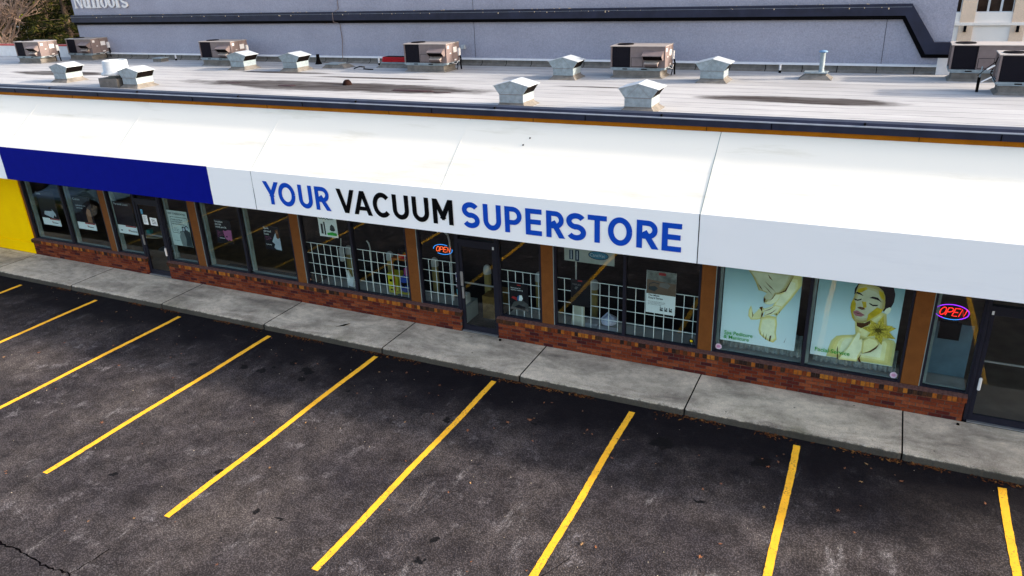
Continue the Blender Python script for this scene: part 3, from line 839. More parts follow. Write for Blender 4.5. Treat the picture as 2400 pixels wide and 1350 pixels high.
for (x, y), lb in (((-9.09, 18.10), 'peaked metal roof vent at the dark edge, left of the other front centre vent'),
                   ((-9.66, 23.1), 'peaked metal roof vent just left of the rooftop unit near the roof centre'),
                   ((-5.03, 23.2), 'peaked metal roof vent between a rooftop unit and the thin capped flue'),
                   ((-28.2, 19.2), 'peaked metal roof vent leftmost on the roof'),
                   ((-23.80, 18.62), 'peaked metal roof vent touching the white cylinder fan'),
                   ((-23.42, 23.3), 'peaked metal roof vent in front of a rooftop unit at the left'),
                   ((-20.80, 23.3), 'peaked metal roof vent standing alone left of the low metal hatch')):
    copy_tree(v4, (x, y, ZR), lb)

# white cylinder exhaust fan
cx, cy = -24.42, 18.95
t = empty('exhaust_fan', (cx, cy, ZR), 'white cylindrical exhaust fan on a metal curb beside a peaked vent', 'exhaust fan')
part(MB().box(cx - .52, cx + .40, cy - .40, cy + .40, ZR, ZR + .30), 'fan_curb', M['felt'], t, bevel=.01)
part(MB().lathe(cx, cy, [(0, ZR + .30), (.30, ZR + .30), (.30, ZR + .40), (.36, ZR + .40)], 24), 'fan_neck', M['galv'], t)
part(MB().lathe(cx, cy, [(.30, ZR + .40), (.50, ZR + .40), (.50, ZR + .47), (.42, ZR + .52), (.40, ZR + .86), (.38, ZR + .88), (.36, ZR + .85), (.34, ZR + .82), (0, ZR + .82)], 32), 'fan_shroud', M['galvtop'], t)
# capped flue
t = empty('flue_stack', (-2.0, 24.5, ZR), 'thin capped metal flue on a wide felt curb, right half of the roof', 'flue')
part(MB().frus((-2.42, -1.50, 24.2, 24.9), (-2.25, -1.67, 24.35, 24.75), ZR, ZR + .13).box(-2.25, -1.67, 24.35, 24.75, ZR + .13, ZR + .17), 'flue_curb', M['felt'], t)
part(MB().box(-2.28, -1.64, 24.32, 24.78, ZR + .17, ZR + .195), 'curb_lid', M['galv'], t)
part(MB().lathe(-1.82, 24.5, [(.11, ZR + .195), (.078, ZR + .215), (.07, ZR + .24), (.07, ZR + .74)], 20), 'flue_pipe', M['galv'], t)
part(MB().lathe(-1.82, 24.5, [(0, ZR + .73), (.12, ZR + .75), (.125, ZR + .765), (.08, ZR + .80), (0, ZR + .81)], 20), 'flue_cap', mat('blue_grey_cap', (.12, .22, .36), .5), t)

def small(name, lab, cat, x, y, fn, grp=None):
    t = empty(name, (x, y, ZR), lab, cat, grp); fn(t, x, y); return t
def vp(h, m, mb_='dark'):
    def f(t, x, y):
        part(MB().cyl(x, y, ZR + .07, ZR + h, .034, .034, 10), 'pipe', M[m], t)
        part(MB().cyl(x, y, ZR, ZR + .08, .042, .038, 10), 'collar', M[mb_], t)
    return f
small('vent_pipe', 'short white vent pipe standing left of the thin capped flue', 'vent pipe', -3.10, 25.6, vp(.26, 'white'), 'short pipes on the roof')
small('vent_pipe', 'short white vent pipe standing left of the low red rack', 'vent pipe', -17.95, 25.5, vp(.30, 'white'), 'short pipes on the roof')
small('vent_pipe', 'short white vent pipe between the small square box and the left rooftop units', 'vent pipe', -29.05, 25.7, vp(.24, 'white'), 'short pipes on the roof')
def boot(t, x, y):
    part(MB().lathe(x, y, [(.15, ZR), (.11, ZR + .06), (.07, ZR + .18), (.065, ZR + .38), (0, ZR + .38)], 14), 'boot', M['dark'], t)
small('pipe_boot', 'black rubber pipe boot left of the low metal hatch', 'pipe boot', -20.85, 25.45, boot)
def sbox(t, x, y):
    part(MB().box(x, x + .50, y, y + .4, ZR, ZR + .14), 'curb', M['felt'], t); part(MB().box(x - .03, x + .53, y - .03, y + .43, ZR + .14, ZR + .17), 'lid', M['galv'], t)
small('roof_box', 'small square grey roof box near the left rooftop units', 'roof box', -29.75, 25.05, sbox)
def hatch(t, x, y):
    part(MB().frus((x - .15, x + .95, y - .1, y + .6), (x, x + .75, y, y + .45), ZR, ZR + .13), 'curb', M['felt'], t); part(MB().box(x - .04, x + .62, y - .03, y + .48, ZR + .13, ZR + .165), 'lid', M['galv'], t)
small('roof_hatch', 'low metal hatch under the thin wall conduit', 'roof hatch', -19.65, 24.40, hatch)
t = empty('pipe_rack', (-17.4, 24.9, ZR), 'low red louvred rack on a pale curb beside a rooftop unit', 'rack')
part(MB().frus((-17.6, -15.9, 24.75, 25.4), (-17.35, -16.0, 24.85, 25.3), ZR, ZR + .16), 'curb', M['felt'], t)
part(MB().box(-17.37, -15.95, 24.82, 25.33, ZR + .16, ZR + .20), 'rail', M['galv'], t)
mb = MB()
for i in range(5): mb.box(-17.35, -15.95, 24.84 + i * .012, 25.3, ZR + .215 + i * .036, ZR + .238 + i * .036)
part(mb, 'red_louvre', M['red'], t)
part(MB().box(-17.33, -15.97, 24.90, 25.28, ZR + .20, ZR + .385), 'rack_body', M['black'], t)
o = MB((0, 0, 0)).lathe(-15.94, 20.75, [(.16, ZR), (.155, ZR + .03), (.12, ZR + .11), (.07, ZR + .16), (0, ZR + .17)], 14).build('roof_drain', mat('rusty_drain', (.012, .004, .003), .8, spec=.1))
tag(o, 'dark rusty domed roof drain standing in the ponding stain', 'roof drain')
o = MB().tube([(-18.2, 24.2, ZR + .03), (-18.0, 24.3, ZR + .10), (-17.8, 24.32, ZR + .08), (-17.75, 24.2, ZR + .03), (-17.3, 24.15, ZR + .02)], .022, 6).build('hose_scrap', M['dark'])
tag(o, 'scrap of dark hose lying right of the low metal hatch', 'hose')
mb = MB()
for x, y, lx, ly in ((-13.0, 20.05, .75, .13), (-18.0, 20.2, .35, .12), (-20.5, 20.35, .3, .09), (-11.9, 19.95, .3, .06)):
    for k in range(5): mb.box(x - lx * rnd.uniform(.5, 1), x + lx * rnd.uniform(.5, 1), y - ly * rnd.uniform(.3, 1), y + ly * rnd.uniform(.3, 1), ZR + .001 * k, ZR + .006 + .0012 * k)
o = mb.build('soggy_debris', mat('wet_leaf_debris', (.035, .012, .012), .5, var=.4, sc_=8)); tag(o, 'wet dark leaf debris in the roof ponding stain', 'debris', kind='stuff')

# ================================================================ grey building behind
GX0, GX1, GY, GT = -35.6, 1.45, 26.05 + .36, 6.75
gb = empty('grey_stucco_building', (-17, 30, 0), 'large grey blue stucco building with a dark stepped ledge behind the flat roof', 'building')
GW = 26.06
part(MB().box(GX0, GX1, GW, 44, 0, GT), 'stucco_wall', M['stucco'], gb)
part(MB().box(GX0 - .08, GX1 + .08, GW - .06, GW + .3, GT, GT + .08).box(GX0 - .08, GX0 + .2, GW + .3, 44, GT, GT + .08).box(GX1 - .2, GX1 + .08, GW + .3, 44, GT, GT + .08), 'coping', M['navy'], gb)
part(MB().box(GX0 + .1, GX1 - .1, GW + .2, 43.9, GT - .3, GT + .01), 'roof', M['roof'], gb)
# white base flashing
part(MB().prismx([(GW, 3.96), (GW - .10, 3.925), (GW - .11, 3.90), (GW, 3.91)], GX0, 1.2), 'base_flashing', M['white'], gb)
mb = MB().prismx([(GW, 3.905), (GW - .07, 3.905), (GW - .07, 3.78), (GW - .22, 3.702), (GW, 3.702)], GX0, 1.2)
o = part(mb, 'felt_upstand', M['felt'], gb)
x = GX0 + .5
while x < 1.1:
    part(MB().prismx([(GW - .07, 3.90), (GW - .078, 3.90), (GW - .078, 3.78), (GW - .23, 3.704), (GW - .20, 3.703), (GW - .07, 3.77)], x, x + .02), 'upstand_lap', M['dark'], o); x += rnd.choice((.9, 1.0, 1.1))
# ledge band with step
S_ = 1.3788
def bz(z): return 7.158 - (7.158 - z) * S_
zt, zb = bz(6.06), bz(5.83)
a = GX0 - .05
x1, x2 = .22 * S_, .74 * S_
ztr = bz(5.30); zbr = bz(5.06)
led = [(a, zt), (x1, zt), (x2, ztr), (GX1 + .05, ztr), (GX1 + .05, zbr), (x2 - .19, zbr), (x1 - .14, zb), (a, zb)]
mb = MB(); n = len(led)
vs = [(x, GW - .20, z) for x, z in led] + [(x, GW + .0, z) for x, z in led]
mb.add(vs, [(0, 7, 6, 1), (1, 6, 5, 2), (2, 5, 4, 3)] + [(i, (i + 1) % n, n + (i + 1) % n, n + i) for i in range(n)])
lg = part(mb, 'ledge_band', M['navy'], gb)
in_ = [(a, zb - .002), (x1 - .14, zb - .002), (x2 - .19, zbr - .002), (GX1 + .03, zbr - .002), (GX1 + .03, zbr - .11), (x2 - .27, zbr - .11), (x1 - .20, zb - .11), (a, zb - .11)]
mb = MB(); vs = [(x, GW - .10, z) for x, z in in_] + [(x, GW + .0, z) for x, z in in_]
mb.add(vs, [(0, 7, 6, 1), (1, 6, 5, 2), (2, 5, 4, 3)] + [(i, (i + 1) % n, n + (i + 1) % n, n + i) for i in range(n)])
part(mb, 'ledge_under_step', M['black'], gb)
part(MB().box(a, x1, GW - .205, GW - .199, zt - .085, zt - .075), 'ledge_crease', M['navyedge'], lg)
mb = MB()
for x in (-20.0 + .0, -14.0, -7.0, -.30, -27.5):
    if x in (-14.0,): mb.box(x, x + .012, GW - .004, GW, 3.96, zb - .11).box(x, x + .012, GW - .004, GW, zt, GT)
    if x == -.30: mb.box(x, x + .012, GW - .004, GW, 3.96, zb - .11)
part(mb, 'wall_joint', M['dark'], gb)
part(MB().tube([(-20.02, GW - .02, GT), (-20.0, GW - .03, zt + .1), (-20.17, GW - .22, zt - .05), (-20.17, GW - .22, zb - .05), (-20.0, GW - .04, 5.2), (-19.98, GW - .03, 4.6), (-20.0, GW - .13, 3.85), (-20.1, GW - .3, 3.74), (-20.6, GW - .5, 3.74)], .014, 5), 'wall_conduit', M['taupe'], gb)
part(MB().box(-14.55, -14.40, GW - .10, GW, 4.28, 4.42), 'junction_box', M['galvtop'], gb)
mb = MB(); rr = random.Random(5)
for i in range(95):
    x = GX0 + rr.random() ** .8 * (x1 - GX0); s_ = rr.uniform(.012, .045)
    if rr.random() < .5: mb.box(x, x + s_, GW - .19 + rr.uniform(0, .12), GW - .15 + rr.uniform(0, .1), zt, zt + s_ * .5)
    else: mb.box(x, x + s_, GW - .207, GW - .2, zt - rr.uniform(0, .28), zt - rr.uniform(0, .28) + .0) if False else mb.box(x, x + s_ * .7, GW - .206, GW - .2, zt - .05 - s_ * 2, zt - .05 - s_)
o = mb.build('leaf_flecks', mat('pale_leaf_flecks', (.55, .42, .28), .8)); tag(o, 'pale dry leaf flecks lying on the dark ledge', 'leaf flecks', kind='stuff')
# white serif letters (their tops leave the picture)
def serif(parent):
    mb = MB(); bz0 = bz(6.285); y = GW - .075; H = .62; X = GX0 + .24; t = .15
    def q(pts, k=0): 
        pts = [(GX0 + .24 + (X + a - GX0 - .24) * 1.09, bz0 + b * 1.04) for a, b in pts]
        n = len(pts); 
        if sum(pts[i][0] * pts[(i + 1) % n][1] - pts[(i + 1) % n][0] * pts[i][1] for i in range(n)) < 0: pts = pts[::-1]
        mb.prismy(pts, y - .001 * k, GW - .012)
    def rect(a, b, c, d, k=0): q([(a, c), (b, c), (b, d), (a, d)], k)
    # N
    rect(0, .17, 0, .035, 1); rect(.05, .11, .0, H); rect(-.02, .15, H - .035, H, 1)
    q([(.02, H), (.17, H), (.50, 0), (.42, 0)], 2); rect(.44, .50, 0, H); rect(.38, .56, H - .035, H, 1)
    X += .58; h = .42
    def ring(cx, rx, rz, tk, a0, a1, k=0):
        A = arc(cx, rz, rx, rz, a0, a1, 18); B = arc(cx, rz, rx - tk, rz - .035, a0, a1, 18)
        for i in range(18): q([A[i], A[i + 1], B[i + 1], B[i]], k)
    # u
    rect(0.03, .17, .10, h); rect(-.03, .17, h - .03, h, 1); ring(.20, .17, .15, .135, 180, 330, 2); rect(.28, .42, 0, h, 1); rect(.42, .47, 0, .03, 2)
    X += .53
    # f
    rect(.06, .20, 0, H - .1); rect(0, .27, 0, .03, 1); rect(0, .29, h - .035, h, 1); q([(.06, H - .12), (.20, H - .12), (.30, H - .03), (.30, H), (.15, H)], 1)
    X += .30
    # l
    rect(.04, .18, 0, H + .02); rect(-.01, .23, 0, .03, 1)
    X += .27
    for _ in range(2):
        ring(.22, .215, h / 2 + .005, .125, 0, 360, 1); X += .45
    # r
    rect(.05, .19, 0, h); rect(0, .25, 0, .03, 1); rect(0, .10, h - .035, h, 1); q([(.19, h - .10), (.24, h), (.33, h + .01), (.33, h - .12)], 1)
    X += .33
    # s
    P = arc(.20, .31, .13, .085, 20, 250, 16)[:-1] + arc(.20, .115, .15, .09, 85, -165, 18)
    for p in ribbon(P, .085): q(p, 1)
    return part(mb, 'raised_letters', M['white'], parent)
serif(gb)

# ================================================================ beige building, right background
K2 = 70 / 45.0
def bx(x): return x * K2
def bzz(z): return 7.158 - (7.158 - z) * K2
bb = empty('beige_building', (8, 74, 0), 'beige building with dark windows and tan pilasters in the far right corner', 'building')
cream = m_stucco('cream_stucco', (.88, .80, .74), .05); tan = m_stucco('tan_stucco', (.78, .58, .44), .05)
zs, zl = bzz(4.08), bzz(3.5)
part(MB().box(2.0, 20, 70.0, 85, 0, zs).box(2.0, 20, 70.6, 85, zs, 9).box(2.0, 20, 70.0, 70.6, zs + 2.2, 9), 'wall', cream, bb)
for a, b in ((2.71, 3.315), (4.885, 5.46), (7.0, 7.6)):
    part(MB().box(bx(a), bx(b), 69.90, 70.9, 0, 9), 'pilaster', tan, bb)
part(MB().box(2.0, 20, 69.86, 69.90, zl, zl + .22).box(2.0, 20, 69.90, 80, zl + .02, zl + .2), 'string_course', cream, bb)
for (a, b, ms) in ((1.6, 2.70, ()), (3.325, 4.87, (3.83, 4.365)), (5.47, 7.0, (6.0, 6.5))):
    f = part(MB().box(bx(a), bx(b), 70.25, 70.35, zs, zs + .06).box(bx(a), bx(a) + .05, 70.25, 70.35, zs + .06, zs + 2.2).box(bx(b) - .05, bx(b), 70.25, 70.35, zs + .06, zs + 2.2), 'window', M['white'], bb)
    for m_ in ms: part(MB().box(bx(m_) - .07, bx(m_) + .07, 70.2, 70.35, zs + .06, zs + 2.2), 'mullion', M['white'], f)
    part(MB().box(bx(a), bx(b), 70.36, 70.38, zs + .06, zs + 2.2), 'pane', mat('dark_bronze_pane', (.03, .018, .014), .15, var=.6, sc_=1.2), f)
for x in (2.98, 5.17):
    lm = empty('wall_lamp', (bx(x), 69.7, zl - .4), 'black cylinder wall lamp on the %s tan pilaster of the beige building' % ('left' if x < 4 else 'right'), 'wall lamp', 'black wall lamps on the beige building')
    part(MB().cyl(bx(x), 69.74, zl - .42, zl - .02, .10, .10, 12).cyl(bx(x), 69.74, zl - .46, zl - .42, .12, .12, 12), 'lamp_body', M['black'], lm)
    part(MB().box(bx(x) - .04, bx(x) + .04, 69.8, 69.9, zl - .2, zl - .1), 'bracket', M['black'], lm)

# ================================================================ posters (flat prints behind the glass)
FACE={'hair':[(-0.042,2.0),(-0.046,2.097),(0.0,2.201),(0.105,2.313),(0.274,2.351),(0.416,2.298),(0.508,2.209),(0.548,2.082),(0.549,1.949),(0.522,1.855),(0.461,1.8),(0.431,1.749),(0.335,1.9)],'neck':[(0.02,1.543),(0.066,1.277),(-0.015,1.247),(0.371,1.167),(0.558,1.28),(0.502,1.548),(0.471,1.726),(0.394,1.743),(0.25,1.597)],'shoulders':[(-0.335,0.805),(-0.319,0.958),(-0.289,1.109),(-0.221,1.21),(-0.12,1.244),(0.059,1.281),(0.181,1.337),(0.416,1.301),(0.544,1.293),(0.64,1.277),(0.679,1.225),(0.681,0.808),(0.224,0.808)],'jaw':[(0.053,1.514),(0.065,1.442),(0.133,1.414),(0.25,1.497),(0.264,1.584),(0.171,1.514)],'face':[(0.003,2.176),(-0.028,2.025),(-0.047,1.916),(-0.069,1.836),(-0.072,1.759),(-0.054,1.67),(-0.024,1.582),(0.015,1.527),(0.07,1.505),(0.134,1.508),(0.206,1.543),(0.25,1.597),(0.328,1.672),(0.394,1.743),(0.427,1.824),(0.426,1.914),(0.41,2.031),(0.368,2.114),(0.298,2.171),(0.17,2.201),(0.07,2.201)],'ear':[(0.427,1.756),(0.452,1.816),(0.503,1.852),(0.527,1.825),(0.516,1.763),(0.478,1.719)],'gold1':[(-0.047,1.916),(-0.069,1.836),(-0.071,1.759),(-0.053,1.67),(-0.017,1.575),(0.017,1.535),(-0.003,1.617),(-0.029,1.674),(0.008,1.741),(0.001,1.847)],'gold2':[(0.084,1.891),(0.148,1.889),(0.166,1.798),(0.125,1.773)],'gold3':[(0.207,1.682),(0.321,1.822),(0.406,1.791),(0.388,1.739),(0.328,1.672),(0.25,1.597),(0.199,1.55)],'gold4':[(0.006,2.105),(0.114,2.148),(0.143,2.118),(0.064,2.046),(-0.003,2.029)],'gold5':[(0.305,2.12),(0.378,2.086),(0.414,1.957),(0.362,1.979),(0.321,2.048)],'brow1':[(-0.032,2.024),(0.001,2.047),(0.054,2.03),(0.1,1.987),(0.044,2.006),(-0.002,2.017)],'brow2':[(0.185,1.97),(0.234,2.001),(0.31,1.989),(0.376,1.919),(0.31,1.949),(0.239,1.963)],'eye1':[(-0.035,1.928),(0.018,1.914),(0.081,1.939),(0.069,1.913),(0.02,1.893),(-0.026,1.904)],'eye2':[(0.19,1.888),(0.253,1.86),(0.333,1.87),(0.318,1.844),(0.256,1.833),(0.206,1.859)],'nose':[(0.028,1.778),(0.071,1.797),(0.123,1.791),(0.158,1.763),(0.103,1.745),(0.05,1.761)],'lips':[(-0.022,1.698),(0.029,1.725),(0.062,1.715),(0.159,1.659),(0.106,1.622),(0.028,1.626),(-0.012,1.669)],'lipline':[(-0.018,1.691),(0.047,1.683),(0.156,1.661),(0.049,1.668)],'hand':[(-0.146,0.796),(-0.017,1.048),(0.041,1.217),(0.1,1.37),(0.143,1.354),(0.135,1.219),(0.17,1.249),(0.191,1.182),(0.196,1.024),(0.148,0.886),(0.145,0.808)],'hand2':[(0.198,1.024),(0.191,1.213),(0.277,1.292),(0.397,1.259),(0.437,1.195),(0.391,1.108),(0.312,1.03),(0.204,0.964)],'handline':[(0.203,0.969),(0.311,1.038),(0.389,1.124),(0.437,1.195),(0.405,1.103),(0.326,1.017)],'chest':[(0.171,0.81),(0.157,0.872),(0.192,0.951),(0.182,0.877),(0.211,0.808)],'arm':[(-0.162,0.801),(-0.184,0.984),(-0.178,1.049),(-0.164,0.955),(-0.146,0.801)],'petals':[[(0.386,1.428),(0.531,1.402),(0.645,1.504),(0.503,1.53)],[(0.386,1.428),(0.508,1.43),(0.592,1.533),(0.471,1.531)],[(0.386,1.428),(0.506,1.304),(0.66,1.314),(0.541,1.437)],[(0.386,1.428),(0.442,1.331),(0.536,1.307),(0.48,1.403)],[(0.386,1.428),(0.387,1.278),(0.473,1.168),(0.471,1.318)],[(0.386,1.428),(0.35,1.341),(0.373,1.246),(0.41,1.333)],[(0.386,1.428),(0.289,1.393),(0.24,1.285),(0.337,1.32)],[(0.386,1.428),(0.265,1.489),(0.143,1.432),(0.265,1.371)],[(0.386,1.428),(0.322,1.51),(0.228,1.516),(0.294,1.434)],[(0.386,1.428),(0.339,1.551),(0.236,1.603),(0.283,1.479)],[(0.386,1.428),(0.4,1.5),(0.357,1.554),(0.343,1.482)],[(0.386,1.428),(0.458,1.553),(0.437,1.705),(0.366,1.581)],[(0.386,1.428),(0.46,1.469),(0.488,1.561),(0.415,1.52)]]}
MANI={'arm1':[(-0.997,2.25),(-0.865,2.237),(-0.847,2.033),(-0.983,1.771),(-1.089,1.596),(-1.137,1.516),(-1.197,1.402),(-1.287,1.468),(-1.295,1.563),(-1.224,1.702),(-1.249,1.817),(-1.143,1.865),(-1.049,2.027)],'hand1':[(-1.776,2.252),(-0.978,2.267),(-0.994,2.158),(-1.07,1.962),(-1.155,1.847),(-1.249,1.817),(-1.29,1.66),(-1.358,1.633),(-1.415,1.64),(-1.439,1.724),(-1.388,1.812),(-1.46,1.837),(-1.531,1.846),(-1.584,1.973),(-1.651,2.097)],'fing':[(-1.456,1.464),(-1.404,1.521),(-1.23,1.613),(-1.132,1.605),(-1.176,1.486),(-1.309,1.399),(-1.406,1.38),(-1.384,1.452)],'fing2':[(-1.413,1.617),(-1.348,1.683),(-1.234,1.811),(-1.153,1.832),(-1.221,1.671),(-1.327,1.606)],'foot':[(-1.454,1.351),(-1.323,1.397),(-1.196,1.399),(-1.176,1.259),(-1.179,1.095),(-1.156,0.967),(-1.207,0.899),(-1.279,0.911),(-1.362,0.954),(-1.447,1.022),(-1.472,1.109),(-1.465,1.226)],'leg':[(-1.634,1.541),(-1.584,1.37),(-1.527,1.453),(-1.464,1.552),(-1.404,1.513),(-1.43,1.327),(-1.513,1.292),(-1.612,1.275),(-1.664,1.34),(-1.663,1.455)],'lines':[[(-1.405,2.163),(-1.371,2.09),(-1.312,2.051),(-1.358,2.107)],[(-1.449,2.032),(-1.357,1.935),(-1.245,1.849),(-1.329,1.931)],[(-1.556,1.977),(-1.508,1.897),(-1.454,1.842),(-1.494,1.907)],[(-1.456,1.952),(-1.379,1.869),(-1.287,1.78),(-1.365,1.871)],[(-1.436,1.725),(-1.4,1.707),(-1.42,1.615),(-1.434,1.669)],[(-1.235,1.819),(-1.106,1.909),(-0.995,2.166),(-1.09,1.888)],[(-1.359,1.649),(-1.285,1.756),(-1.25,1.825),(-1.283,1.733)],[(-1.421,1.47),(-1.32,1.527),(-1.23,1.609),(-1.319,1.511)],[(-1.407,1.383),(-1.287,1.468),(-1.197,1.555),(-1.285,1.449)],[(-1.455,1.318),(-1.416,1.414),(-1.491,1.532),(-1.436,1.557),(-1.442,1.459)],[(-1.6,1.302),(-1.577,1.371),(-1.609,1.447),(-1.591,1.369)],[(-1.426,1.109),(-1.429,1.017),(-1.436,1.024)],[(-1.374,1.093),(-1.378,0.968),(-1.388,0.974)],[(-1.325,1.069),(-1.332,0.935),(-1.347,0.94)],[(-1.248,1.041),(-1.258,0.915),(-1.278,0.928),(-1.274,1.012)],[(-1.001,1.045),(-1.026,0.933),(-1.032,0.94)],[(-1.215,1.447),(-1.202,1.465),(-1.183,1.436),(-1.203,1.436)],[(-1.169,1.479),(-1.146,1.531),(-1.155,1.481)]]}

def layer(mb, pts, k, m): mb.poly(pts, 12.60 - .0008 * k, m)
skin = mat('print_skin', (.88, .86, .44), .6, var=.08, sc_=3); skin2 = mat('print_skin_pale', (.84, .90, .70), .6, var=.06)
facec = mat('print_face', (.58, .60, .40), .6, var=.15, sc_=5); gold = mat('print_gold', (.52, .38, .015), .6, var=.3, sc_=10)
dkbr = mat('print_dark_brown', (.09, .030, .008), .6); hairm = mat('print_hair', (.010, .006, .009), .5); lipm = mat('print_lips', (.40, .14, .17), .5)
teal = NT('print_teal_canopy_shade'); sp_ = teal.n('ShaderNodeSeparateXYZ'); teal.l(teal.pos(), sp_.inputs[0])
tc = teal.ramp(teal.math('DIVIDE', teal.math('SUBTRACT', sp_.outputs[2], .8), 1.4), [(0, (.78, .92, .95)), (.5, (.60, .84, .88)), (1.0, (.16, .36, .40))])  # canopy shade painted into the print: teal darkens towards the top
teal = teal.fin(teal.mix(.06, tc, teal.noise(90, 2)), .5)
green = mat('print_green', (.015, .36, .04), .6)
flowm = mat('print_flower', (.58, .46, .06), .6, var=.45, sc_=40); flowd = mat('print_flower_dark', (.10, .075, .008), .6)
def poster(label, x0, x1, z0, z1, mats, fn, y=12.60):
    t = MB(); t.box(x0, x1, y, y + .006, z0, z1, 0)
    fn(t)
    o = t.build('poster', mats, tri=True)
    return tag(o, label, 'poster', 'posters behind the shop windows')
def soft(t, pts, k, tones):
    cx_ = sum(p[0] for p in pts) / len(pts); cz_ = sum(p[1] for p in pts) / len(pts)
    for i, m in enumerate(tones):
        f = (1, .93, .85, .75, .62)[i]
        layer(t, [(cx_ + (x - cx_) * f, cz_ + (z - cz_) * f) for x, z in pts], k + i * .2, m)
def f_face(t):
    F = FACE
    for k, (n_, m) in enumerate((('shoulders', 1), ('neck', 1), ('jaw', 5), ('hair', 6), ('face', 3), ('ear', 2), ('gold1', 4), ('gold2', 4), ('gold3', 4), ('gold4', 4), ('gold5', 4), ('brow1', 6), ('brow2', 6), ('eye1', 6), ('eye2', 6), ('nose', 5), ('lips', 7), ('lipline', 5))):
        soft(t, F[n_], 1 + k, SOFT.get(n_, (m,)))
    for k, p in enumerate(F['petals']): layer(t, p, 19 + k, 8)
    cx_, cz_ = F['petals'][0][0]
    for k, p in enumerate(F['petals']):
        tp = p[2]; d = Vector((tp[0] - cx_, tp[1] - cz_)); n_ = Vector((-d.y, d.x)).normalized() * .005
        layer(t, [(cx_ - n_.x, cz_ - n_.y), (cx_ + n_.x, cz_ + n_.y), (cx_ + d.x * .8, cz_ + d.y * .8)], 34, 9)
        for sgn in (-1, 1):
            e = d * .5 + n_ * 9 * sgn
            layer(t, [(cx_ + d.x * .2 - n_.x * .5, cz_ + d.y * .2), (cx_ + d.x * .2 + n_.x * .5, cz_ + d.y * .2 + .004), (cx_ + e.x, cz_ + e.y)], 35, 9)
    layer(t, arc(cx_, cz_, .045, .04, 0, 360, 9)[:-1], 36, 9)
    for k, (n_, m) in enumerate((('hand2', 1), ('hand', 2), ('handline', 5), ('arm', 5), ('chest', 5))): soft(t, F[n_], 37 + k, SOFT.get(n_, (m,)))
T1 = mat('print_skin_tone_a', (.62, .60, .27), .6); T2 = mat('print_skin_tone_b', (.70, .62, .22), .6); T3 = mat('print_skin_tone_c', (.78, .70, .28), .6); T4 = mat('print_skin_tone_d', (.86, .84, .44), .6); T5 = mat('print_skin_tone_e', (.88, .92, .62), .6)
F1 = mat('print_face_tone_a', (.42, .36, .12), .6); F2 = mat('print_face_tone_b', (.46, .40, .17), .6); F3 = mat('print_face_tone_c', (.52, .50, .29), .6); F4 = mat('print_face_tone_d', (.58, .60, .42), .6)
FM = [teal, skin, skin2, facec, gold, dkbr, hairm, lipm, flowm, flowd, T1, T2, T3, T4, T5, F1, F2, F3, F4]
SOFT = {'shoulders': (10, 11, 12, 13, 14), 'neck': (10, 11, 12, 13), 'face': (15, 16, 17, 18), 'foot': (11, 12, 13, 14), 'leg': (11, 12, 13), 'arm1': (10, 11, 12, 13, 14), 'hand1': (15, 16, 17, 18), 'fing': (12, 13, 14), 'fing2': (12, 14), 'hand': (12, 13, 14), 'hand2': (11, 12, 13)}
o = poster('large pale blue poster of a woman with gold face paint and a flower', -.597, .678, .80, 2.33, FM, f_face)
txt('Facial Service', .105, -.53, .895, 12.560, green, o, bold=.0015, sx=.98)
def f_mani(t):
    F = MANI
    for k, (n_, m) in enumerate((('foot', 1), ('leg', 1), ('arm1', 1), ('hand1', 3), ('fing', 2), ('fing2', 2))): soft(t, F[n_], 1 + k, SOFT.get(n_, (m,)))
    for k, p in enumerate(F['lines']): layer(t, p, 9 + k * .2, 5)
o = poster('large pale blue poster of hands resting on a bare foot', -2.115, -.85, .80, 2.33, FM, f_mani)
txt('Spa Pedicure', .10, -2.045, .945, 12.560, green, o, bold=.0012, sx=.95)
txt('& Manicure', .10, -2.05, .86, 12.560, green, o, bold=.0012, sx=.95)

paper = M['paper']; ink = mat('print_ink', (.03, .04, .045), .6); redp = mat('print_red', (.30, .02, .02), .6); nightp = mat('print_night', (.005, .005, .009), .5)
plum = mat('print_plum', (.010, .005, .010), .5); pinkp = mat('print_pink', (.36, .10, .22), .6); wskin = mat('print_portrait_skin', (.25, .12, .07), .6); wht = mat('print_white_clothes', (.38, .44, .50), .6)
greyp = mat('print_mint', (.46, .56, .54), .6); blackp = mat('print_black', (.012, .011, .014), .35)
def strip(label, x0, x1, z0, z1, logo, top):
    def f(t):
        t.poly([(x0 + .42 * (x1 - x0), z1 - .004), (x1 - .01, z1 - .004), (x1 - .01, z1 + .028), (x0 + .42 * (x1 - x0), z1 + .028)], 12.5995, 1)
        t.poly([(x0, z1 + .03), (x1, z1 + .03), (x1, top), (x0, top)], 12.5992, 2)
        if logo > 1: t.poly([(x0 + .08, z0 + .07), (x0 + .15, z0 + .07), (x0 + .15, z0 + .10), (x0 + .08, z0 + .10)], 12.598, 3)
    o = poster(label, x0, x1, z0, z1 + .03, [paper, redp, plum, ink], f)
    w_ = x1 - x0
    txt('Fairstone', .072 if logo > 1 else .05, x0 + w_ * .60, z0 + .07, 12.597, ink, o, bold=.002)
    MBx = MB().poly([(x0 + w_ * .53, z0 + .10), (x0 + w_ * .56, z0 + .06), (x0 + w_ * .59, z0 + .10), (x0 + w_ * .56, z0 + .14)], 12.597)
    MBx.build('diamond_mark', redp, o)
    return o
o = strip('white banded dark poster, first window from the yellow wall', -20.58, -19.85, 1.0, 1.17, 1, 1.95)
txt('Quick', .09, -20.7 + .1, 1.86, 12.597, wht, o)
MB().poly([(-20.45, 1.30), (-20.1, 1.22), (-20.0, 1.36), (-20.1, 1.42), (-20.4, 1.40)], 12.597).poly([(-20.1, 1.36), (-19.97, 1.26), (-19.95, 1.34), (-20.08, 1.48)], 12.5965).build('printed_picture', wht, o)
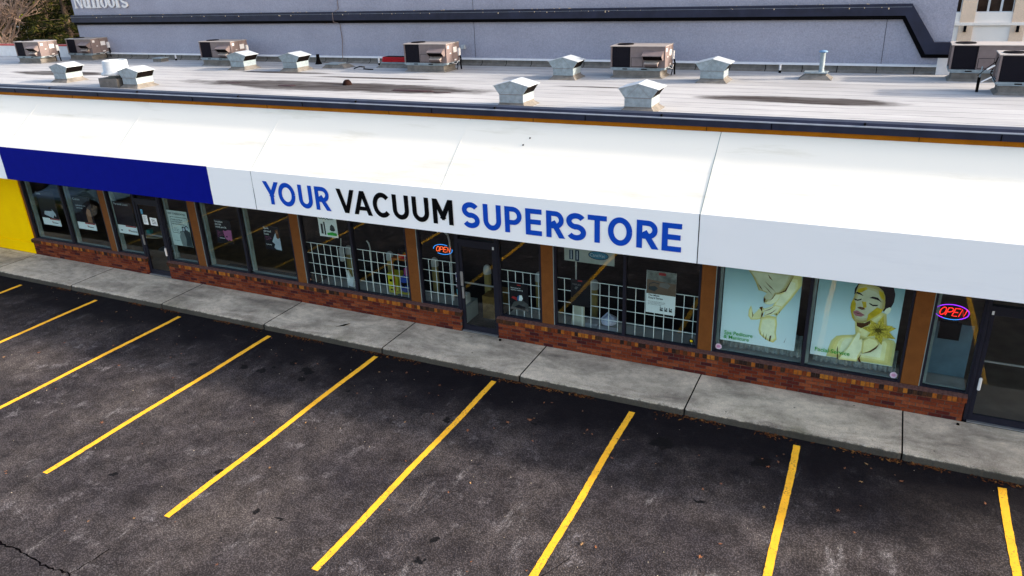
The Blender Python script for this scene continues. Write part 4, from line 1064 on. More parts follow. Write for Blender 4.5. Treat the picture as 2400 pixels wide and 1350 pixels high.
o = strip('white banded dark poster, second window from the yellow wall', -19.13, -18.42, 1.035, 1.20, 1, 1.95)
txt('Custom', .085, -19.08, 1.84, 12.597, wht, o); txt('solutions you\ncan trust', .07, -19.02, 1.68, 12.597, wht, o)
MB().poly([(-18.68, 1.25), (-18.50, 1.25), (-18.50, 1.6), (-18.60, 1.64), (-18.68, 1.5)], 12.597).build('printed_picture', wskin, o)
o = strip('white banded dark poster left of the loan office door', -17.54, -16.845, 1.09, 1.29, 2, 1.95)
txt('Personal Loans', .085, -17.5, 1.86, 12.597, wht, o)

def f_debt(t):
    for a, b, c_, d in ((-15.545, -14.975, 1.73, 1.742), (-15.545, -15.533, 1.32, 1.73), (-14.987, -14.975, 1.45, 1.73), (-15.545, -15.32, 1.32, 1.332)):
        t.poly([(a, c_), (b, c_), (b, d), (a, d)], 12.598, 1)
    t.poly([(-15.30, .995), (-15.3, 1.37), (-15.206, 1.397), (-15.21, 1.496), (-15.149, 1.519), (-15.126, 1.489), (-15.08, 1.535), (-15.024, 1.546), (-14.999, 1.502), (-15.03, 1.416), (-14.955, 1.38), (-14.955, .995)], 12.597, 2)
    t.poly(arc(-15.155, 1.44, .035, .045, 0, 360, 10)[:-1], 12.596, 3); t.poly(arc(-15.05, 1.47, .036, .05, 0, 360, 10)[:-1], 12.5955, 3)
    t.poly([(-15.30, .995), (-15.34, 1.22), (-15.27, 1.37), (-15.17, 1.39), (-15.13, 1.2), (-15.16, .995)], 12.5962, 4)
o = poster('mint poster with a boxed text and a couple, beside the loan office door', -15.62, -14.955, .99, 1.90, [greyp, ink, ink, wht, mat('print_grey_coat', (.16, .19, .19), .7)], f_debt)
txt('DEBT CONSOLIDATION', .062, -15.595, 1.80, 12.597, ink, o, sx=.88, bold=.0015)
txt('Simplify your life and\nyour finances with a\ndebt consolidation loan.', .056, -15.51, 1.655, 12.597, ink, o, sx=.80, bold=.001)
txt('Apply in\na few simple\nsteps today', .036, -15.50, 1.44, 12.597, ink, o)
txt('Fairstone', .045, -15.545, 1.11, 12.597, ink, o)
def f_con(t):
    t.poly([(-13.837, 1.568), (-13.771, 1.548), (-13.692, 1.581), (-13.631, 1.585), (-13.585, 1.586), (-13.575, 1.515), (-13.594, 1.335), (-13.644, 1.321), (-13.669, 1.343), (-13.707, 1.314), (-13.753, 1.333), (-13.789, 1.353), (-13.823, 1.422)], 12.598, 1)
    t.poly(arc(-13.745, 1.41, .025, .02, 0, 360, 8)[:-1], 12.597, 2)
o = poster('dark poster with a pink piggy bank', -14.08, -13.57, 1.23, 1.83, [nightp, pinkp, plum], f_con)
txt('Consolidate\nyour bills,\nsimplify your life', .066, -14.06, 1.75, 12.597, paper, o, sx=.80)
txt('Bring your bills\ntogether in one\nsmall payment\nplan that suits\nyou', .034, -14.04, 1.52, 12.597, pinkp, o); txt('Fairstone', .045, -13.98, 1.35, 12.597, paper, o)
def f_q(t):
    t.poly([(-12.204, 1.69), (-12.165, 1.58), (-12.10, 1.559), (-12.096, 1.261), (-12.251, 1.273), (-12.31, 1.313), (-12.264, 1.397), (-12.339, 1.451), (-12.277, 1.567)], 12.598, 1)
    t.poly([(-12.21, 1.738), (-12.151, 1.775), (-12.12, 1.732), (-12.105, 1.58), (-12.15, 1.53), (-12.20, 1.56)], 12.5975, 3)
    t.poly(arc(-12.165, 1.69, .026, .042, 0, 360, 10)[:-1], 12.597, 2)
o = poster('dark poster with a smiling woman in a white top', -12.57, -12.085, 1.25, 1.82, [nightp, wht, wskin, dkbr], f_q)
txt('Quick\npersonal\nloans', .072, -12.55, 1.75, 12.597, paper, o, sx=.88); txt('Fairstone', .042, -12.53, 1.36, 12.597, paper, o)
txt('Easy online\nstart and fast\nanswers', .034, -12.53, 1.55, 12.597, pinkp, o)

def f_cool(t):
    t.poly([(-10.86, 1.82), (-10.80, 1.82), (-10.80, 2.05), (-10.86, 2.05)], 12.598, 1); t.poly([(-10.77, 1.80), (-10.73, 1.80), (-10.74, 2.10), (-10.78, 2.10)], 12.5975, 1)
    t.poly([(-10.62, 1.93), (-10.60, 2.02), (-10.55, 2.06), (-10.50, 2.02), (-10.47, 1.93), (-10.52, 1.90), (-10.58, 1.90)], 12.598, 1); t.poly([(-10.70, 1.80), (-10.44, 1.80), (-10.44, 1.86), (-10.56, 1.88), (-10.70, 1.85)], 12.597, 2)
o = poster('small white poster of a stick vacuum, left window of the vacuum shop', -10.915, -10.415, 1.76, 2.30, [paper, ink, green], f_cool)
txt('COOL/IV', .10, -10.89, 2.16, 12.597, ink, o, bold=.004)
def f_blk(t):
    t.poly([(-6.12, 1.26), (-6.04, 1.26), (-6.04, 1.285), (-6.12, 1.285)], 12.598, 1)
    t.poly([(-6.13, .95), (-6.08, .93), (-6.05, .97), (-6.04, 1.05), (-6.08, 1.06), (-6.12, 1.02)], 12.597, 2); t.poly([(-6.09, .94), (-6.03, .94), (-6.0, .99), (-6.02, 1.06), (-6.07, 1.06)], 12.5965, 3)
    t.poly([(-6.25, .98), (-6.13, .93), (-6.13, 1.0), (-6.22, 1.02)], 12.5968, 1); t.poly([(-6.29, .73), (-5.88, .73), (-5.88, .88), (-6.0, .95), (-6.2, .9)], 12.5985, 4)
    t.poly([(-6.2, .78), (-5.95, .74), (-5.95, .82), (-6.1, .85)], 12.5972, 0)
o = poster('black poster with a small blue and white canister vacuum, right of the vacuum shop door', -6.295, -5.88, .73, 1.31, [blackp, redp, mat('print_blue', (.03, .12, .26), .6), paper, mat('print_grey', (.07, .07, .07), .6)], f_blk, y=12.60)
txt('PowerLine for\nsuperior cleaning', .038, -6.26, 1.19, 12.597, paper, o)
def f_can(t):
    t.poly([(-5.0, 1.97), (-4.92, 1.97), (-4.92, 2.16), (-5.0, 2.16)], 12.598, 1); t.poly([(-4.88, 1.95), (-4.80, 1.95), (-4.80, 2.17), (-4.88, 2.17)], 12.5975, 1)
    t.poly(arc(-4.42, 2.11, .20, .085, 0, 360, 24)[:-1], 12.597, 1); t.poly(arc(-4.42, 2.11, .185, .072, 0, 360, 24)[:-1], 12.5965, 2)
    for x in (-4.96, -4.84): t.poly([(x - .008, 1.98), (x + .008, 1.98), (x + .008, 2.15), (x - .008, 2.15)], 12.5962, 3)
o = poster('grey poster with a blue oval logo hanging at the top of the window', -5.10, -4.11, 1.935, 2.33, [mat('print_grey_sand', (.30, .32, .30), .6), mat('print_navy', (.012, .03, .06), .4), mat('print_oval_blue', (.03, .15, .24), .5), wht], f_can)
txt('CanaVac', .095, -4.59, 2.08, 12.595, wht, o, sx=.9)
def f_tri(t):
    t.poly([(-4.83, 1.535), (-4.74, 1.535), (-4.74, 1.56), (-4.83, 1.56)], 12.598, 1)
    t.poly([(-4.9, 1.38), (-4.86, 1.36), (-4.82, 1.42), (-4.87, 1.43)], 12.598, 2)
o = poster('plain black poster leaning behind the grille, under the blue oval sign', -4.975, -4.575, 1.02, 1.57, [blackp, redp, mat('print_dim', (.08, .08, .085), .5)], f_tri)
txt('TRIFLEX', .05, -4.945, 1.45, 12.597, mat('print_dim_text', (.14, .14, .15), .5), o)
def f_g(t):
    t.poly([(-3.49, 1.50), (-2.95, 1.50), (-2.95, 1.95), (-3.49, 1.95)], 12.599, 1); t.poly([(-3.49, 1.78), (-2.95, 1.74), (-2.95, 1.95), (-3.49, 1.95)], 12.5985, 2)
    t.poly([(-3.27, 1.88), (-3.14, 1.88), (-3.14, 1.93), (-3.27, 1.93)], 12.598, 3)
    t.poly([(-3.46, 1.58), (-3.34, 1.55), (-3.28, 1.62), (-3.33, 1.66), (-3.44, 1.64)], 12.597, 4); t.poly([(-3.26, 1.66), (-3.10, 1.63), (-3.05, 1.70), (-3.12, 1.75), (-3.24, 1.73)], 12.597, 5)
    t.poly([(-3.46, 1.62), (-3.44, 1.70), (-3.36, 1.735), (-3.26, 1.72), (-3.26, 1.705), (-3.36, 1.72), (-3.43, 1.69), (-3.445, 1.62)], 12.5965, 4)
    for i in range(3):
        x = -3.23 + i * .085
        t.poly([(x, 1.18), (x + .06, 1.18), (x + .055, 1.21), (x + .02, 1.215), (x + .012, 1.27), (x + .004, 1.27)], 12.597, 4); t.poly(arc(x + .042, 1.235, .014, .018, 0, 360, 8)[:-1], 12.5965, 4)
o = poster('half photo, half white poster with three tiny vacuums, behind the grille', -3.495, -2.95, 1.12, 1.95, [paper, mat('print_rug', (.13, .085, .06), .7), mat('print_room', (.14, .15, .14), .7, var=.5, sc_=9), redp, ink, mat('print_silver', (.13, .13, .12), .5)], f_g)
txt('The Miele\nGuard Series', .052, -3.455, 1.455, 12.597, ink, o, bold=.0015)
txt('Powerful suction that is easy\non every floor of the home\nand kind to your rugs', .028, -3.455, 1.34, 12.597, ink, o)

# door notices and round stickers: they sit on the glass, so they belong to it
for x0, x1, z0, z1, s_, lb in ((-16.42, -16.25, 1.47, 1.72, 'HOURS\nMon-Fri\n9 - 5', 'narrow white notice on the loan office door'), (-16.17, -15.93, 1.47, 1.67, 'Masks\nare now\noptional', 'wider white notice with three printed lines on the loan office door')):
    o = MB().box(x0, x1, 12.509, 12.512, z0, z1).build('paper_notice', M['paper']); tag(o, lb, 'notice')
    if x0 > -16.3: txt(s_, .045, x0 + .06, z1 - .07, 12.506, ink, o, bold=.0012)
    else:
        q = MB()
        for k in range(9): q.poly([(x0 + .025, z1 - .04 - k * .02), (x1 - .03 - .02 * (k % 3), z1 - .04 - k * .02), (x1 - .03 - .02 * (k % 3), z1 - .034 - k * .02), (x0 + .025, z1 - .034 - k * .02)], 12.507)
        q.build('printed_lines', ink, o)
o = MB().box(-16.44, -16.37, 12.509, 12.512, 1.74, 1.86).build('blue_sticker', mat('sticker_blue', (.08, .30, .45), .5)); tag(o, 'small blue sticker above the notices on the loan office door', 'sticker')
def rsticker(x, z, r, m1, m2, lb):
    o = MB().poly(arc(x, z, r, r, 22.5, 382.5, 8)[:-1], 12.540, 0).poly(arc(x, z, r * .55, r * .5, 0, 360, 10)[:-1], 12.539, 1).build('round_sticker', [m1, m2], tri=True); tag(o, lb, 'sticker')
stp = mat('sticker_pink_white', (.58, .46, .56), .5)
rsticker(-2.12, .685, .06, stp, mat('sticker_pink', (.48, .20, .34), .5), 'pale pink octagonal sticker low in the left spa window corner')
rsticker(.72, .685, .06, stp, mat('sticker_rose', (.50, .24, .38), .5), 'pale pink octagonal sticker low in the right spa window corner')
rsticker(-2.61, .70, .05, blackp, gold, 'black round sticker with tan print beside the brown post')
rsticker(-11.32, .68, .04, blackp, wskin, 'small black round sticker at the left end of the vacuum shop window')
o = MB().box(-7.475, -7.425, 12.541, 12.543, 1.17, 1.38, 0).box(-7.47, -7.43, 12.5402, 12.5406, 1.27, 1.34, 1).box(-7.47, -7.43, 12.5402, 12.5406, 1.18, 1.21, 1).build('card_sticker', [M['paper'], mat('sticker_violet', (.06, .04, .28), .5)]); tag(o, 'tall white and violet card sticker left of the vacuum shop door', 'sticker')
o = MB().box(-7.475, -7.435, 12.541, 12.543, 1.05, 1.11).build('card_sticker', stp); tag(o, 'tiny pale sticker below the tall violet sticker', 'sticker')
o = MB().box(-7.475, -7.43, 12.541, 12.543, .88, 1.01).build('card_sticker', mat('sticker_teal', (.10, .35, .42), .5)); tag(o, 'teal sticker lowest left of the vacuum shop door', 'sticker')

# ================================================================ neon signs
ntube = lambda P, col, name, par, r=.0055: part(MB().tube(P, r, 6), name, col, par)
def neon(x0, x1, z0, z1, y, label, lc, oc, oc2, sh, second):
    t = empty('neon_open_sign', ((x0 + x1) / 2, y, (z0 + z1) / 2), label, 'neon sign')
    W_, H_ = x1 - x0, z1 - z0; lh = H_ * .52; lw = W_ * .155; zb_ = z0 + H_ * .26 
    def Pn(pts, i):
        ox = x0 + W_ * .13 + i * W_ * .195
        return [(ox + a * lw + b * lh * .28, y, zb_ + b * lh - sh * (ox + a * lw - x0)) for a, b in pts]
    oo = [(.5 + .5 * math.cos(k * .4), .5 + .5 * math.sin(k * .4)) for k in range(17)]
    ntube(Pn(oo, 0), lc, 'neon_letter', t)
    ntube(Pn([(0, 0), (0, 1), (.6, 1), (.95, .85), (.95, .6), (.6, .45), (0, .45)], 1), lc, 'neon_letter', t)
    ntube(Pn([(.95, 1), (0, 1), (0, 0), (.95, 0)], 2), lc, 'neon_letter', t); ntube(Pn([(0, .5), (.8, .5)], 2), lc, 'neon_letter', t)
    ntube(Pn([(0, 0), (0, 1), (.9, 0), (.9, 1)], 3), lc, 'neon_letter', t)
    cx_, cz_ = (x0 + x1) / 2, (z0 + z1) / 2
    el = lambda a0, a1: [(cx_ + W_ / 2 * math.cos(R(a0 + (a1 - a0) * k / 24)), y + .004, cz_ + H_ / 2 * math.sin(R(a0 + (a1 - a0) * k / 24)) - sh * (W_ / 2 * math.cos(R(a0 + (a1 - a0) * k / 24)))) for k in range(25)]
    ntube(el(*second[0]), oc, 'neon_ring', t); ntube(el(*second[1]), oc2, 'neon_ring', t)
    part(MB().box(cx_ - .12, cx_ + .12, y + .03, y + .06, z0 - .26, z0 - .05), 'power_box', M['black'], t)
nr = emis('neon_red', (1.0, .02, .015), .9); nor = emis('neon_orange', (1.0, .12, .03), .6); nb = emis('neon_blue', (.02, .30, 1.0), .45); nv = emis('neon_violet', (.30, .015, 1.0), .7)
neon(-8.0, -7.56, 1.71, 1.92, 12.61, 'orange and blue neon OPEN sign left of the vacuum shop door', nor, nb, nb, .0, ((60, 185), (235, 375)))
neon(1.13, 1.60, 1.78, 2.03, 12.60, 'red and violet neon OPEN sign in the spa side window', nr, nv, nb, .0, ((-60, 245), (245, 300)))

# ================================================================ white wire grilles
def grille(x0, x1, cols, label, z0=.50, z1=1.545, skip=None):
    mb = MB(); y = 12.64
    for k in range(4):
        z = z1 - k * .247
        if skip and skip[2] < z < skip[3]: mb.tube([(x0, y, z), (skip[0], y, z)], .0075, 5).tube([(skip[1], y, z), (x1, y, z)], .0075, 5)
        else: mb.tube([(x0, y, z), (x1, y, z)], .0075, 5)
    for c_ in cols: mb.tube([(c_, y, z0), (c_, y, z1)], .0075, 5)
    o = mb.build('window_grille', M['wire']); tag(o, label, 'grille', 'white wire grilles inside the vacuum shop windows')
grille(-11.38, -10.08, [-11.25 + .18 * i for i in range(7)], 'white wire grille in the leftmost vacuum shop pane')
grille(-9.98, -8.66, [-9.83 + .18 * i for i in range(7)], 'white wire grille in the pane with the coloured vacuums')
grille(-8.31, -7.44, [-8.17 + .17 * i for i in range(5)], 'white wire grille under the orange neon OPEN sign')
grille(-6.47, -5.60, [-6.33 + .165 * i for i in range(5)], 'white wire grille right of the vacuum shop door')
grille(-5.28, -3.95, [-5.12 + .18 * i for i in range(7)], 'white wire grille behind the black poster below the blue oval')
grille(-3.87, -2.53, [-3.70 + .18 * i for i in range(7)], 'white wire grille behind the poster with three tiny vacuums')

# ================================================================ things in the vacuum shop window
for i, x in enumerate((-10.95, -9.79, -8.60, -7.28, -6.06, -4.84)):  # added indoors in place of sidewalk bollards mirrored in the glass
    t = empty('bollard', (x, 13.55, .10), 'dull yellow bollard with a pale domed cap, added in the shop to stand for a reflection, %s from the left' % ('first second third fourth fifth sixth'.split()[i]), 'bollard', 'bollards added in the vacuum shop as reflection stand-ins')
    part(MB().cyl(x, 13.55, .10, 1.02, .075, .075, 16), 'post', M['boll'], t)
    part(MB().lathe(x, 13.55, [(.085, 1.0), (.085, 1.10), (.07, 1.16), (.035, 1.195), (0, 1.20)], 16), 'cap', M['bollcap'], t)
ZS = .47
yel = mat('bright_yellow_card', (.55, .48, .02), .5); blu = mat('bright_blue_plastic', (.01, .05, .30), .3); pnk = mat('pink_plastic', (.40, .05, .20), .4); orw = mat('orange_wood', (.35, .09, .02), .5)
o = MB((0, 0, 0)).box(-9.47, -9.22, 12.95, 13.2, ZS, .93, 0).box(-9.43, -9.36, 12.946, 12.95, .74, .80, 1).box(-9.40, -9.30, 12.946, 12.95, .62, .65, 1).box(-9.42, -9.37, 12.946, 12.95, .53, .57, 1).build('product_box', [yel, M['black']], bevel=.0); tag(o, 'tall yellow carton standing in the vacuum shop window', 'box')
t = empty('canister_vacuum', (-9.04, 13.05, ZS), 'blue drum vacuum cleaner on a yellow stand in the shop window', 'vacuum cleaner')
part(MB().lathe(-9.04, 13.05, [(.12, ZS + .07), (.145, ZS + .10), (.15, ZS + .30), (.14, ZS + .36), (.12, ZS + .40), (.06, ZS + .44), (0, ZS + .45)], 20), 'drum', blu, t)
part(MB().lathe(-9.04, 13.05, [(.152, ZS + .24), (.156, ZS + .25), (.156, ZS + .30), (.15, ZS + .31)], 20).cyl(-9.04, 12.90, ZS + .2, ZS + .28, .03, .03), 'band', M['black'], t)
part(MB().box(-9.25, -8.85, 12.88, 13.22, ZS + .045, ZS + .07).box(-9.25, -9.22, 12.88, 12.91, ZS, ZS + .045).box(-8.88, -8.85, 12.88, 12.91, ZS, ZS + .045), 'stand', yel, t)
t = empty('toy_vacuum', (-8.98, 13.0, ZS + .45), 'pink small vacuum on top of the blue drum vacuum', 'vacuum cleaner')
part(MB().lathe(-8.98, 13.05, [(.08, ZS + .45), (.10, ZS + .50), (.09, ZS + .60), (.04, ZS + .64), (0, ZS + .645)], 14), 'drum', pnk, t)
part(MB().tube([(-9.05, 13.05, ZS + .60), (-8.98, 13.05, ZS + .70), (-8.91, 13.05, ZS + .60)], .01), 'handle', M['black'], t)
o = MB().box(-9.30, -8.80, 12.9, 13.2, 1.30, 1.335).box(-9.30, -9.27, 12.9, 12.93, ZS, 1.30).box(-8.83, -8.80, 12.9, 12.93, ZS, 1.30).build('wood_stand', orw); tag(o, 'orange wooden stand above the blue vacuum', 'stand')
t = empty('canister_vacuum', (-9.05, 13.05, 1.335), 'red and black drum vacuum on top of the orange stand', 'vacuum cleaner')
part(MB().lathe(-9.05, 13.05, [(.12, 1.335), (.13, 1.36), (.13, 1.44)], 18), 'drum', M['red'], t)
part(MB().lathe(-9.05, 13.05, [(.132, 1.44), (.125, 1.50), (.08, 1.55), (0, 1.56)], 18), 'lid', M['black'], t)
o = MB().tube([(-9.97, 13.0, 1.62), (-9.92, 13.0, 1.56), (-9.90, 13.0, 1.45), (-9.91, 13.0, 1.0), (-9.93, 13.0, .50)], .016, 8).build('vacuum_wand', M['bollcap']); tag(o, 'grey curved vacuum wand standing behind the middle pane', 'vacuum wand')
o = MB().tube([(-8.12, 13.0, 2.02), (-8.08, 13.0, 2.10), (-7.98, 13.0, 2.09), (-7.87, 13.0, 1.98), (-7.84, 13.0, 1.85), (-7.84, 13.0, .5)], .02, 8).build('vacuum_wand', M['bollcap']); tag(o, 'grey hooked vacuum wand above the orange neon sign', 'vacuum wand')
o = MB().tube([(-5.02, 13.0, .5), (-5.02, 13.0, 1.78), (-5.06, 13.0, 1.86), (-5.0, 13.0, 1.98), (-4.92, 13.0, 1.98)], .018, 8).tube([(-5.02, 13.0, 1.78), (-4.92, 13.0, 1.80), (-4.90, 13.0, 1.95)], .014, 6).build('vacuum_wand', M['bollcap']); tag(o, 'grey forked vacuum handle below the grey hanging poster', 'vacuum wand')
o = MB().add([(-5.07, 12.86, .47), (-4.80, 12.84, .47), (-4.83, 12.92, .87), (-5.07, 12.94, .87), (-5.06, 12.88, .47), (-4.79, 12.86, .47), (-4.82, 12.94, .87), (-5.06, 12.96, .87)], [(0, 1, 2, 3), (7, 6, 5, 4), (0, 4, 5, 1), (2, 6, 7, 3), (1, 5, 6, 2), (0, 3, 7, 4)]).build('card_stand', mat('cream_card', (.50, .50, .40), .7)); tag(o, 'cream folded card leaning on the window shelf under the black poster', 'card')
o = MB().add([(-10.56, 12.9, .50), (-10.42, 12.9, .47), (-10.40, 12.92, .72), (-10.50, 12.94, .68), (-10.58, 12.95, .84), (-10.56, 12.97, .50), (-10.42, 12.97, .47), (-10.40, 12.98, .72), (-10.50, 12.99, .68), (-10.57, 12.99, .84)], [(0, 1, 2, 3, 4), (9, 8, 7, 6, 5), (0, 5, 6, 1), (1, 6, 7, 2), (2, 7, 8, 3), (3, 8, 9, 4), (4, 9, 5, 0)]).build('crumpled_paper', M['paper'], tri=True); tag(o, 'crumpled white paper on the window shelf', 'paper')
t = empty('cordless_vacuum', (-4.33, 12.98, ZS), 'white handheld vacuum parts heaped on the window shelf', 'vacuum cleaner')
part(MB().lathe(-4.33, 13.0, [(.15, ZS + .10), (.16, ZS + .14), (.15, ZS + .20), (.07, ZS + .26), (0, ZS + .27)], 16), 'body', mat('pearl_plastic', (.40, .44, .58), .35), t)
part(MB().tube([(-4.45, 12.9, ZS + .22), (-4.33, 12.9, ZS + .36), (-4.2, 12.9, ZS + .25)], .016), 'handle', mat('pearl_plastic_2', (.36, .40, .55), .35), t)
part(MB().box(-4.5, -4.12, 12.8, 12.92, ZS, ZS + .05), 'nozzle', M['galvtop'], t)
o = MB().box(-4.78, -4.52, 12.85, 13.1, ZS, ZS + .09).build('flat_carton', M['galv'], bevel=.005); tag(o, 'flat grey carton on the shelf beside the white vacuum parts', 'box')
o = MB().box(-8.0 + .35, -7.50, 12.95, 13.15, ZS, ZS + .22, 0).build('small_machine', M['bollcap'], bevel=.02); tag(o, 'small grey machine on the shelf below the orange neon sign', 'machine')
# hanging machines in the dark of the shop
for i, (x, z, h, lb) in enumerate(((-11.1, 1.45, .5, 'upright grey vacuum standing back left in the shop'), (-10.95, .9, .55, 'second upright grey vacuum standing back left in the shop'), (-5.72, .55, .55, 'grey upright vacuum behind the post right of the black poster'))):
    t = empty('upright_vacuum', (x, 13.25, z), lb, 'vacuum cleaner')
    part(MB().box(x - .05, x + .05, 13.25, 13.33, z, z + h * .6), 'body', M['bollcap'], t, bevel=.015)
    part(MB().tube([(x, 13.29, z + h * .6), (x, 13.33, z + h)], .012), 'handle', M['bollcap'], t)
o = MB().box(-7.25, -6.9, 13.2, 13.8, .10, .62).build('counter_block', mat('ochre_board', (.20, .11, .03), .7, var=.3, sc_=9)); tag(o, 'low ochre board block just inside the vacuum shop door', 'block')

# loan office: round table
t = empty('round_table', (-17.95, 14.1, .10), 'round white table behind the loan office window', 'table')
part(MB().lathe(-17.75, 14.1, [(0, .60), (.58, .60), (.60, .615), (.60, .63), (.58, .64), (0, .64)], 32), 'table_top', mat('table_laminate', (.30, .26, .20), .4), t)
part(MB().cyl(-17.75, 14.1, .12, .60, .04, .04).cyl(-17.75, 14.1, .10, .12, .25, .25), 'leg', M['chrome'], t)
o = MB().box(-18.02, -17.88, 13.75, 13.85, .64, .74).build('small_carton', mat('teal_card', (.04, .30, .30), .5), bevel=.004); tag(o, 'small teal box on the round white table', 'box')
o = MB().box(-16.45, -16.32, 13.0, 13.3, .10, .48).build('waste_bin', M['trim'], bevel=.01); tag(o, 'grey bin just inside the loan office door', 'bin')
o = MB().box(-15.95, -15.80, 12.62, 12.75, .10, .20).build('door_stop_block', M['white'], bevel=.01); tag(o, 'small white block inside the foot of the loan office door', 'block')

# spa: pleated curtain strips below the posters
for x0, x1, lb in ((-2.1, -.75, 'grey pleated curtain below the hands and foot poster'), (-.55, .75, 'grey pleated curtain below the face paint poster')):
    vs = []; n = 90
    for i in range(n + 1):
        x = x0 + (x1 - x0) * i / n; y = 12.86 + .022 * math.sin(i * 1.15) + .012 * math.sin(i * .47)
        vs += [(x, y, .56), (x, y, .98), (x, y + .004, .56), (x, y + .004, .98)]
    fs = []
    for i in range(n):
        a = 4 * i; b = a + 4; fs += [(a, b, b + 1, a + 1), (a + 2, a + 3, b + 3, b + 2), (a + 1, b + 1, b + 3, a + 3), (a, a + 2, b + 2, b)]
    o = MB().add(vs, fs).build('curtain', mat('grey_sheer', (.30, .34, .33), .8, var=.4, sc_=12)); tag(o, lb, 'curtain')
o = MB().box(1.25, 1.55, 12.72, 12.74, 1.38, 1.68).build('dark_board', M['black']); tag(o, 'dark square board below the red neon OPEN sign', 'board')
o = MB().box(1.12, 1.78, 13.10, 13.12, .10, 1.5).build('frosted_screen', mat('blue_grey_screen', (.10, .17, .22), .6)); tag(o, 'blue grey screen behind the spa side window', 'screen')

# ================================================================ litter
leafm = NT('dry_leaf'); gi = leafm.n('ShaderNodeObjectInfo')
leafm = leafm.fin(leafm.ramp(gi.outputs['Random'], [(0, (.15, .05, .02)), (.4, (.24, .085, .03)), (.7, (.09, .03, .016)), (1, (.34, .19, .08))]), .8)
def leafmesh(seed, star):
    r_ = random.Random(seed); n = 15 if star else 8; vs = [(0, 0, .012)]
    for i in range(n):
        a = 2 * math.pi * i / n; k = (1.0 if i % 3 == 0 else .42) if star else (1.0 if i in (0, 4) else .55)
        k *= r_.uniform(.8, 1.1); vs.append((.04 * k * math.cos(a), .04 * k * math.sin(a), .005 + r_.uniform(0, .014)))
    mb = MB(); mb.add(vs, [(0, 1 + i, 1 + (i + 1) % n) for i in range(n)]); return mb
protos = [leafmesh(1, True).build('fallen_leaf', leafm), leafmesh(2, False).build('fallen_leaf', leafm), leafmesh(3, True).build('fallen_leaf', leafm), leafmesh(4, False).build('fallen_leaf', leafm)]
rl = random.Random(21)
LG = 'fallen leaves scattered on the asphalt'; LL = 'small dry orange brown leaf lying on the dark asphalt'
first = [True] * 4
for i in range(190):
    x = rl.uniform(-19, 3.2); y = rl.uniform(3.2, 10.9)
    if rl.random() < .35: y = 10.9 - abs(rl.gauss(0, 1.0))
    k = rl.choice((0, 1, 1, 2, 3, 3)); o = protos[k]
    if not first[k]: o = o.copy(); C.objects.link(o)
    first[k] = False
    s_ = rl.uniform(.4, 1.1) * (1.25 if k in (0, 2) else .8)
    o.location = (x, y, .001); o.rotation_euler = (0, 0, rl.uniform(0, 6.28)); o.scale = (s_, s_ * rl.uniform(.6, 1), s_)
    tag(o, LL, 'leaf', LG)
mb = MB()
for i in range(1000):
    cxx = rl.choice((-18.2, -17.2, -15.5, -14.4, -12.7, -11.9, -10.7, -10.2, -8.7, -7.9, -6.5, -5.6, -4.9, -4.2, -2.5, -2.0, -1.0, .2, .9, 1.4, 2.2))
    x = cxx + rl.gauss(0, .17); y = 11.125 - abs(rl.gauss(0, .05)) - (.03 if rl.random() < .2 else 0); a = rl.uniform(0, 3.14); L_ = rl.uniform(.015, .055); w_ = rl.uniform(.005, .018)
    dx, dy = math.cos(a) * L_, math.sin(a) * L_; z = .004 + rl.random() * .012
    mb.add([(x - dx, y - dy, z), (x + dy * w_ / L_, y - dx * w_ / L_, z + .003), (x + dx, y + dy, z + rl.uniform(0, .01)), (x - dy * w_ / L_, y + dx * w_ / L_, z)], [(0, 1, 2, 3)])
o = mb.build('leaf_litter', m_island('kerb_litter', [(0, (.12, .04, .014)), (.35, (.06, .022, .010)), (.72, (.20, .09, .028)), (.85, (.035, .018, .010))])); tag(o, 'thin line of brown leaf litter along the foot of the kerb', 'leaf litter', kind='stuff')
mb = MB()
for i in range(260):
    x = rl.uniform(-19, 3); y = rl.uniform(3.2, 11); s_ = rl.uniform(.003, .010)
    mb.box(x, x + s_, y, y + s_ * rl.uniform(.5, 2), .001, .001 + s_ * .4)
o = mb.build('pale_grit', mat('pale_grit', (.42, .36, .28), .9)); tag(o, 'pale grit and seed scattered over the asphalt', 'grit', kind='stuff')
mb = MB()
mb.add([(-10.02, 11.62, KZ + .001), (-9.84, 11.72, KZ + .012), (-9.78, 11.86, KZ + .022), (-9.9, 11.80, KZ + .004)], [(0, 1, 2, 3)])
mb.box(-6.43, -6.39, 12.30, 12.34, KZ, KZ + .03).box(1.71, 1.75, 12.29, 12.33, KZ, KZ + .02)
o = mb.build('debris_scrap', M['gap']); tag(o, 'small dark scraps lying on the sidewalk', 'scrap', kind='stuff')

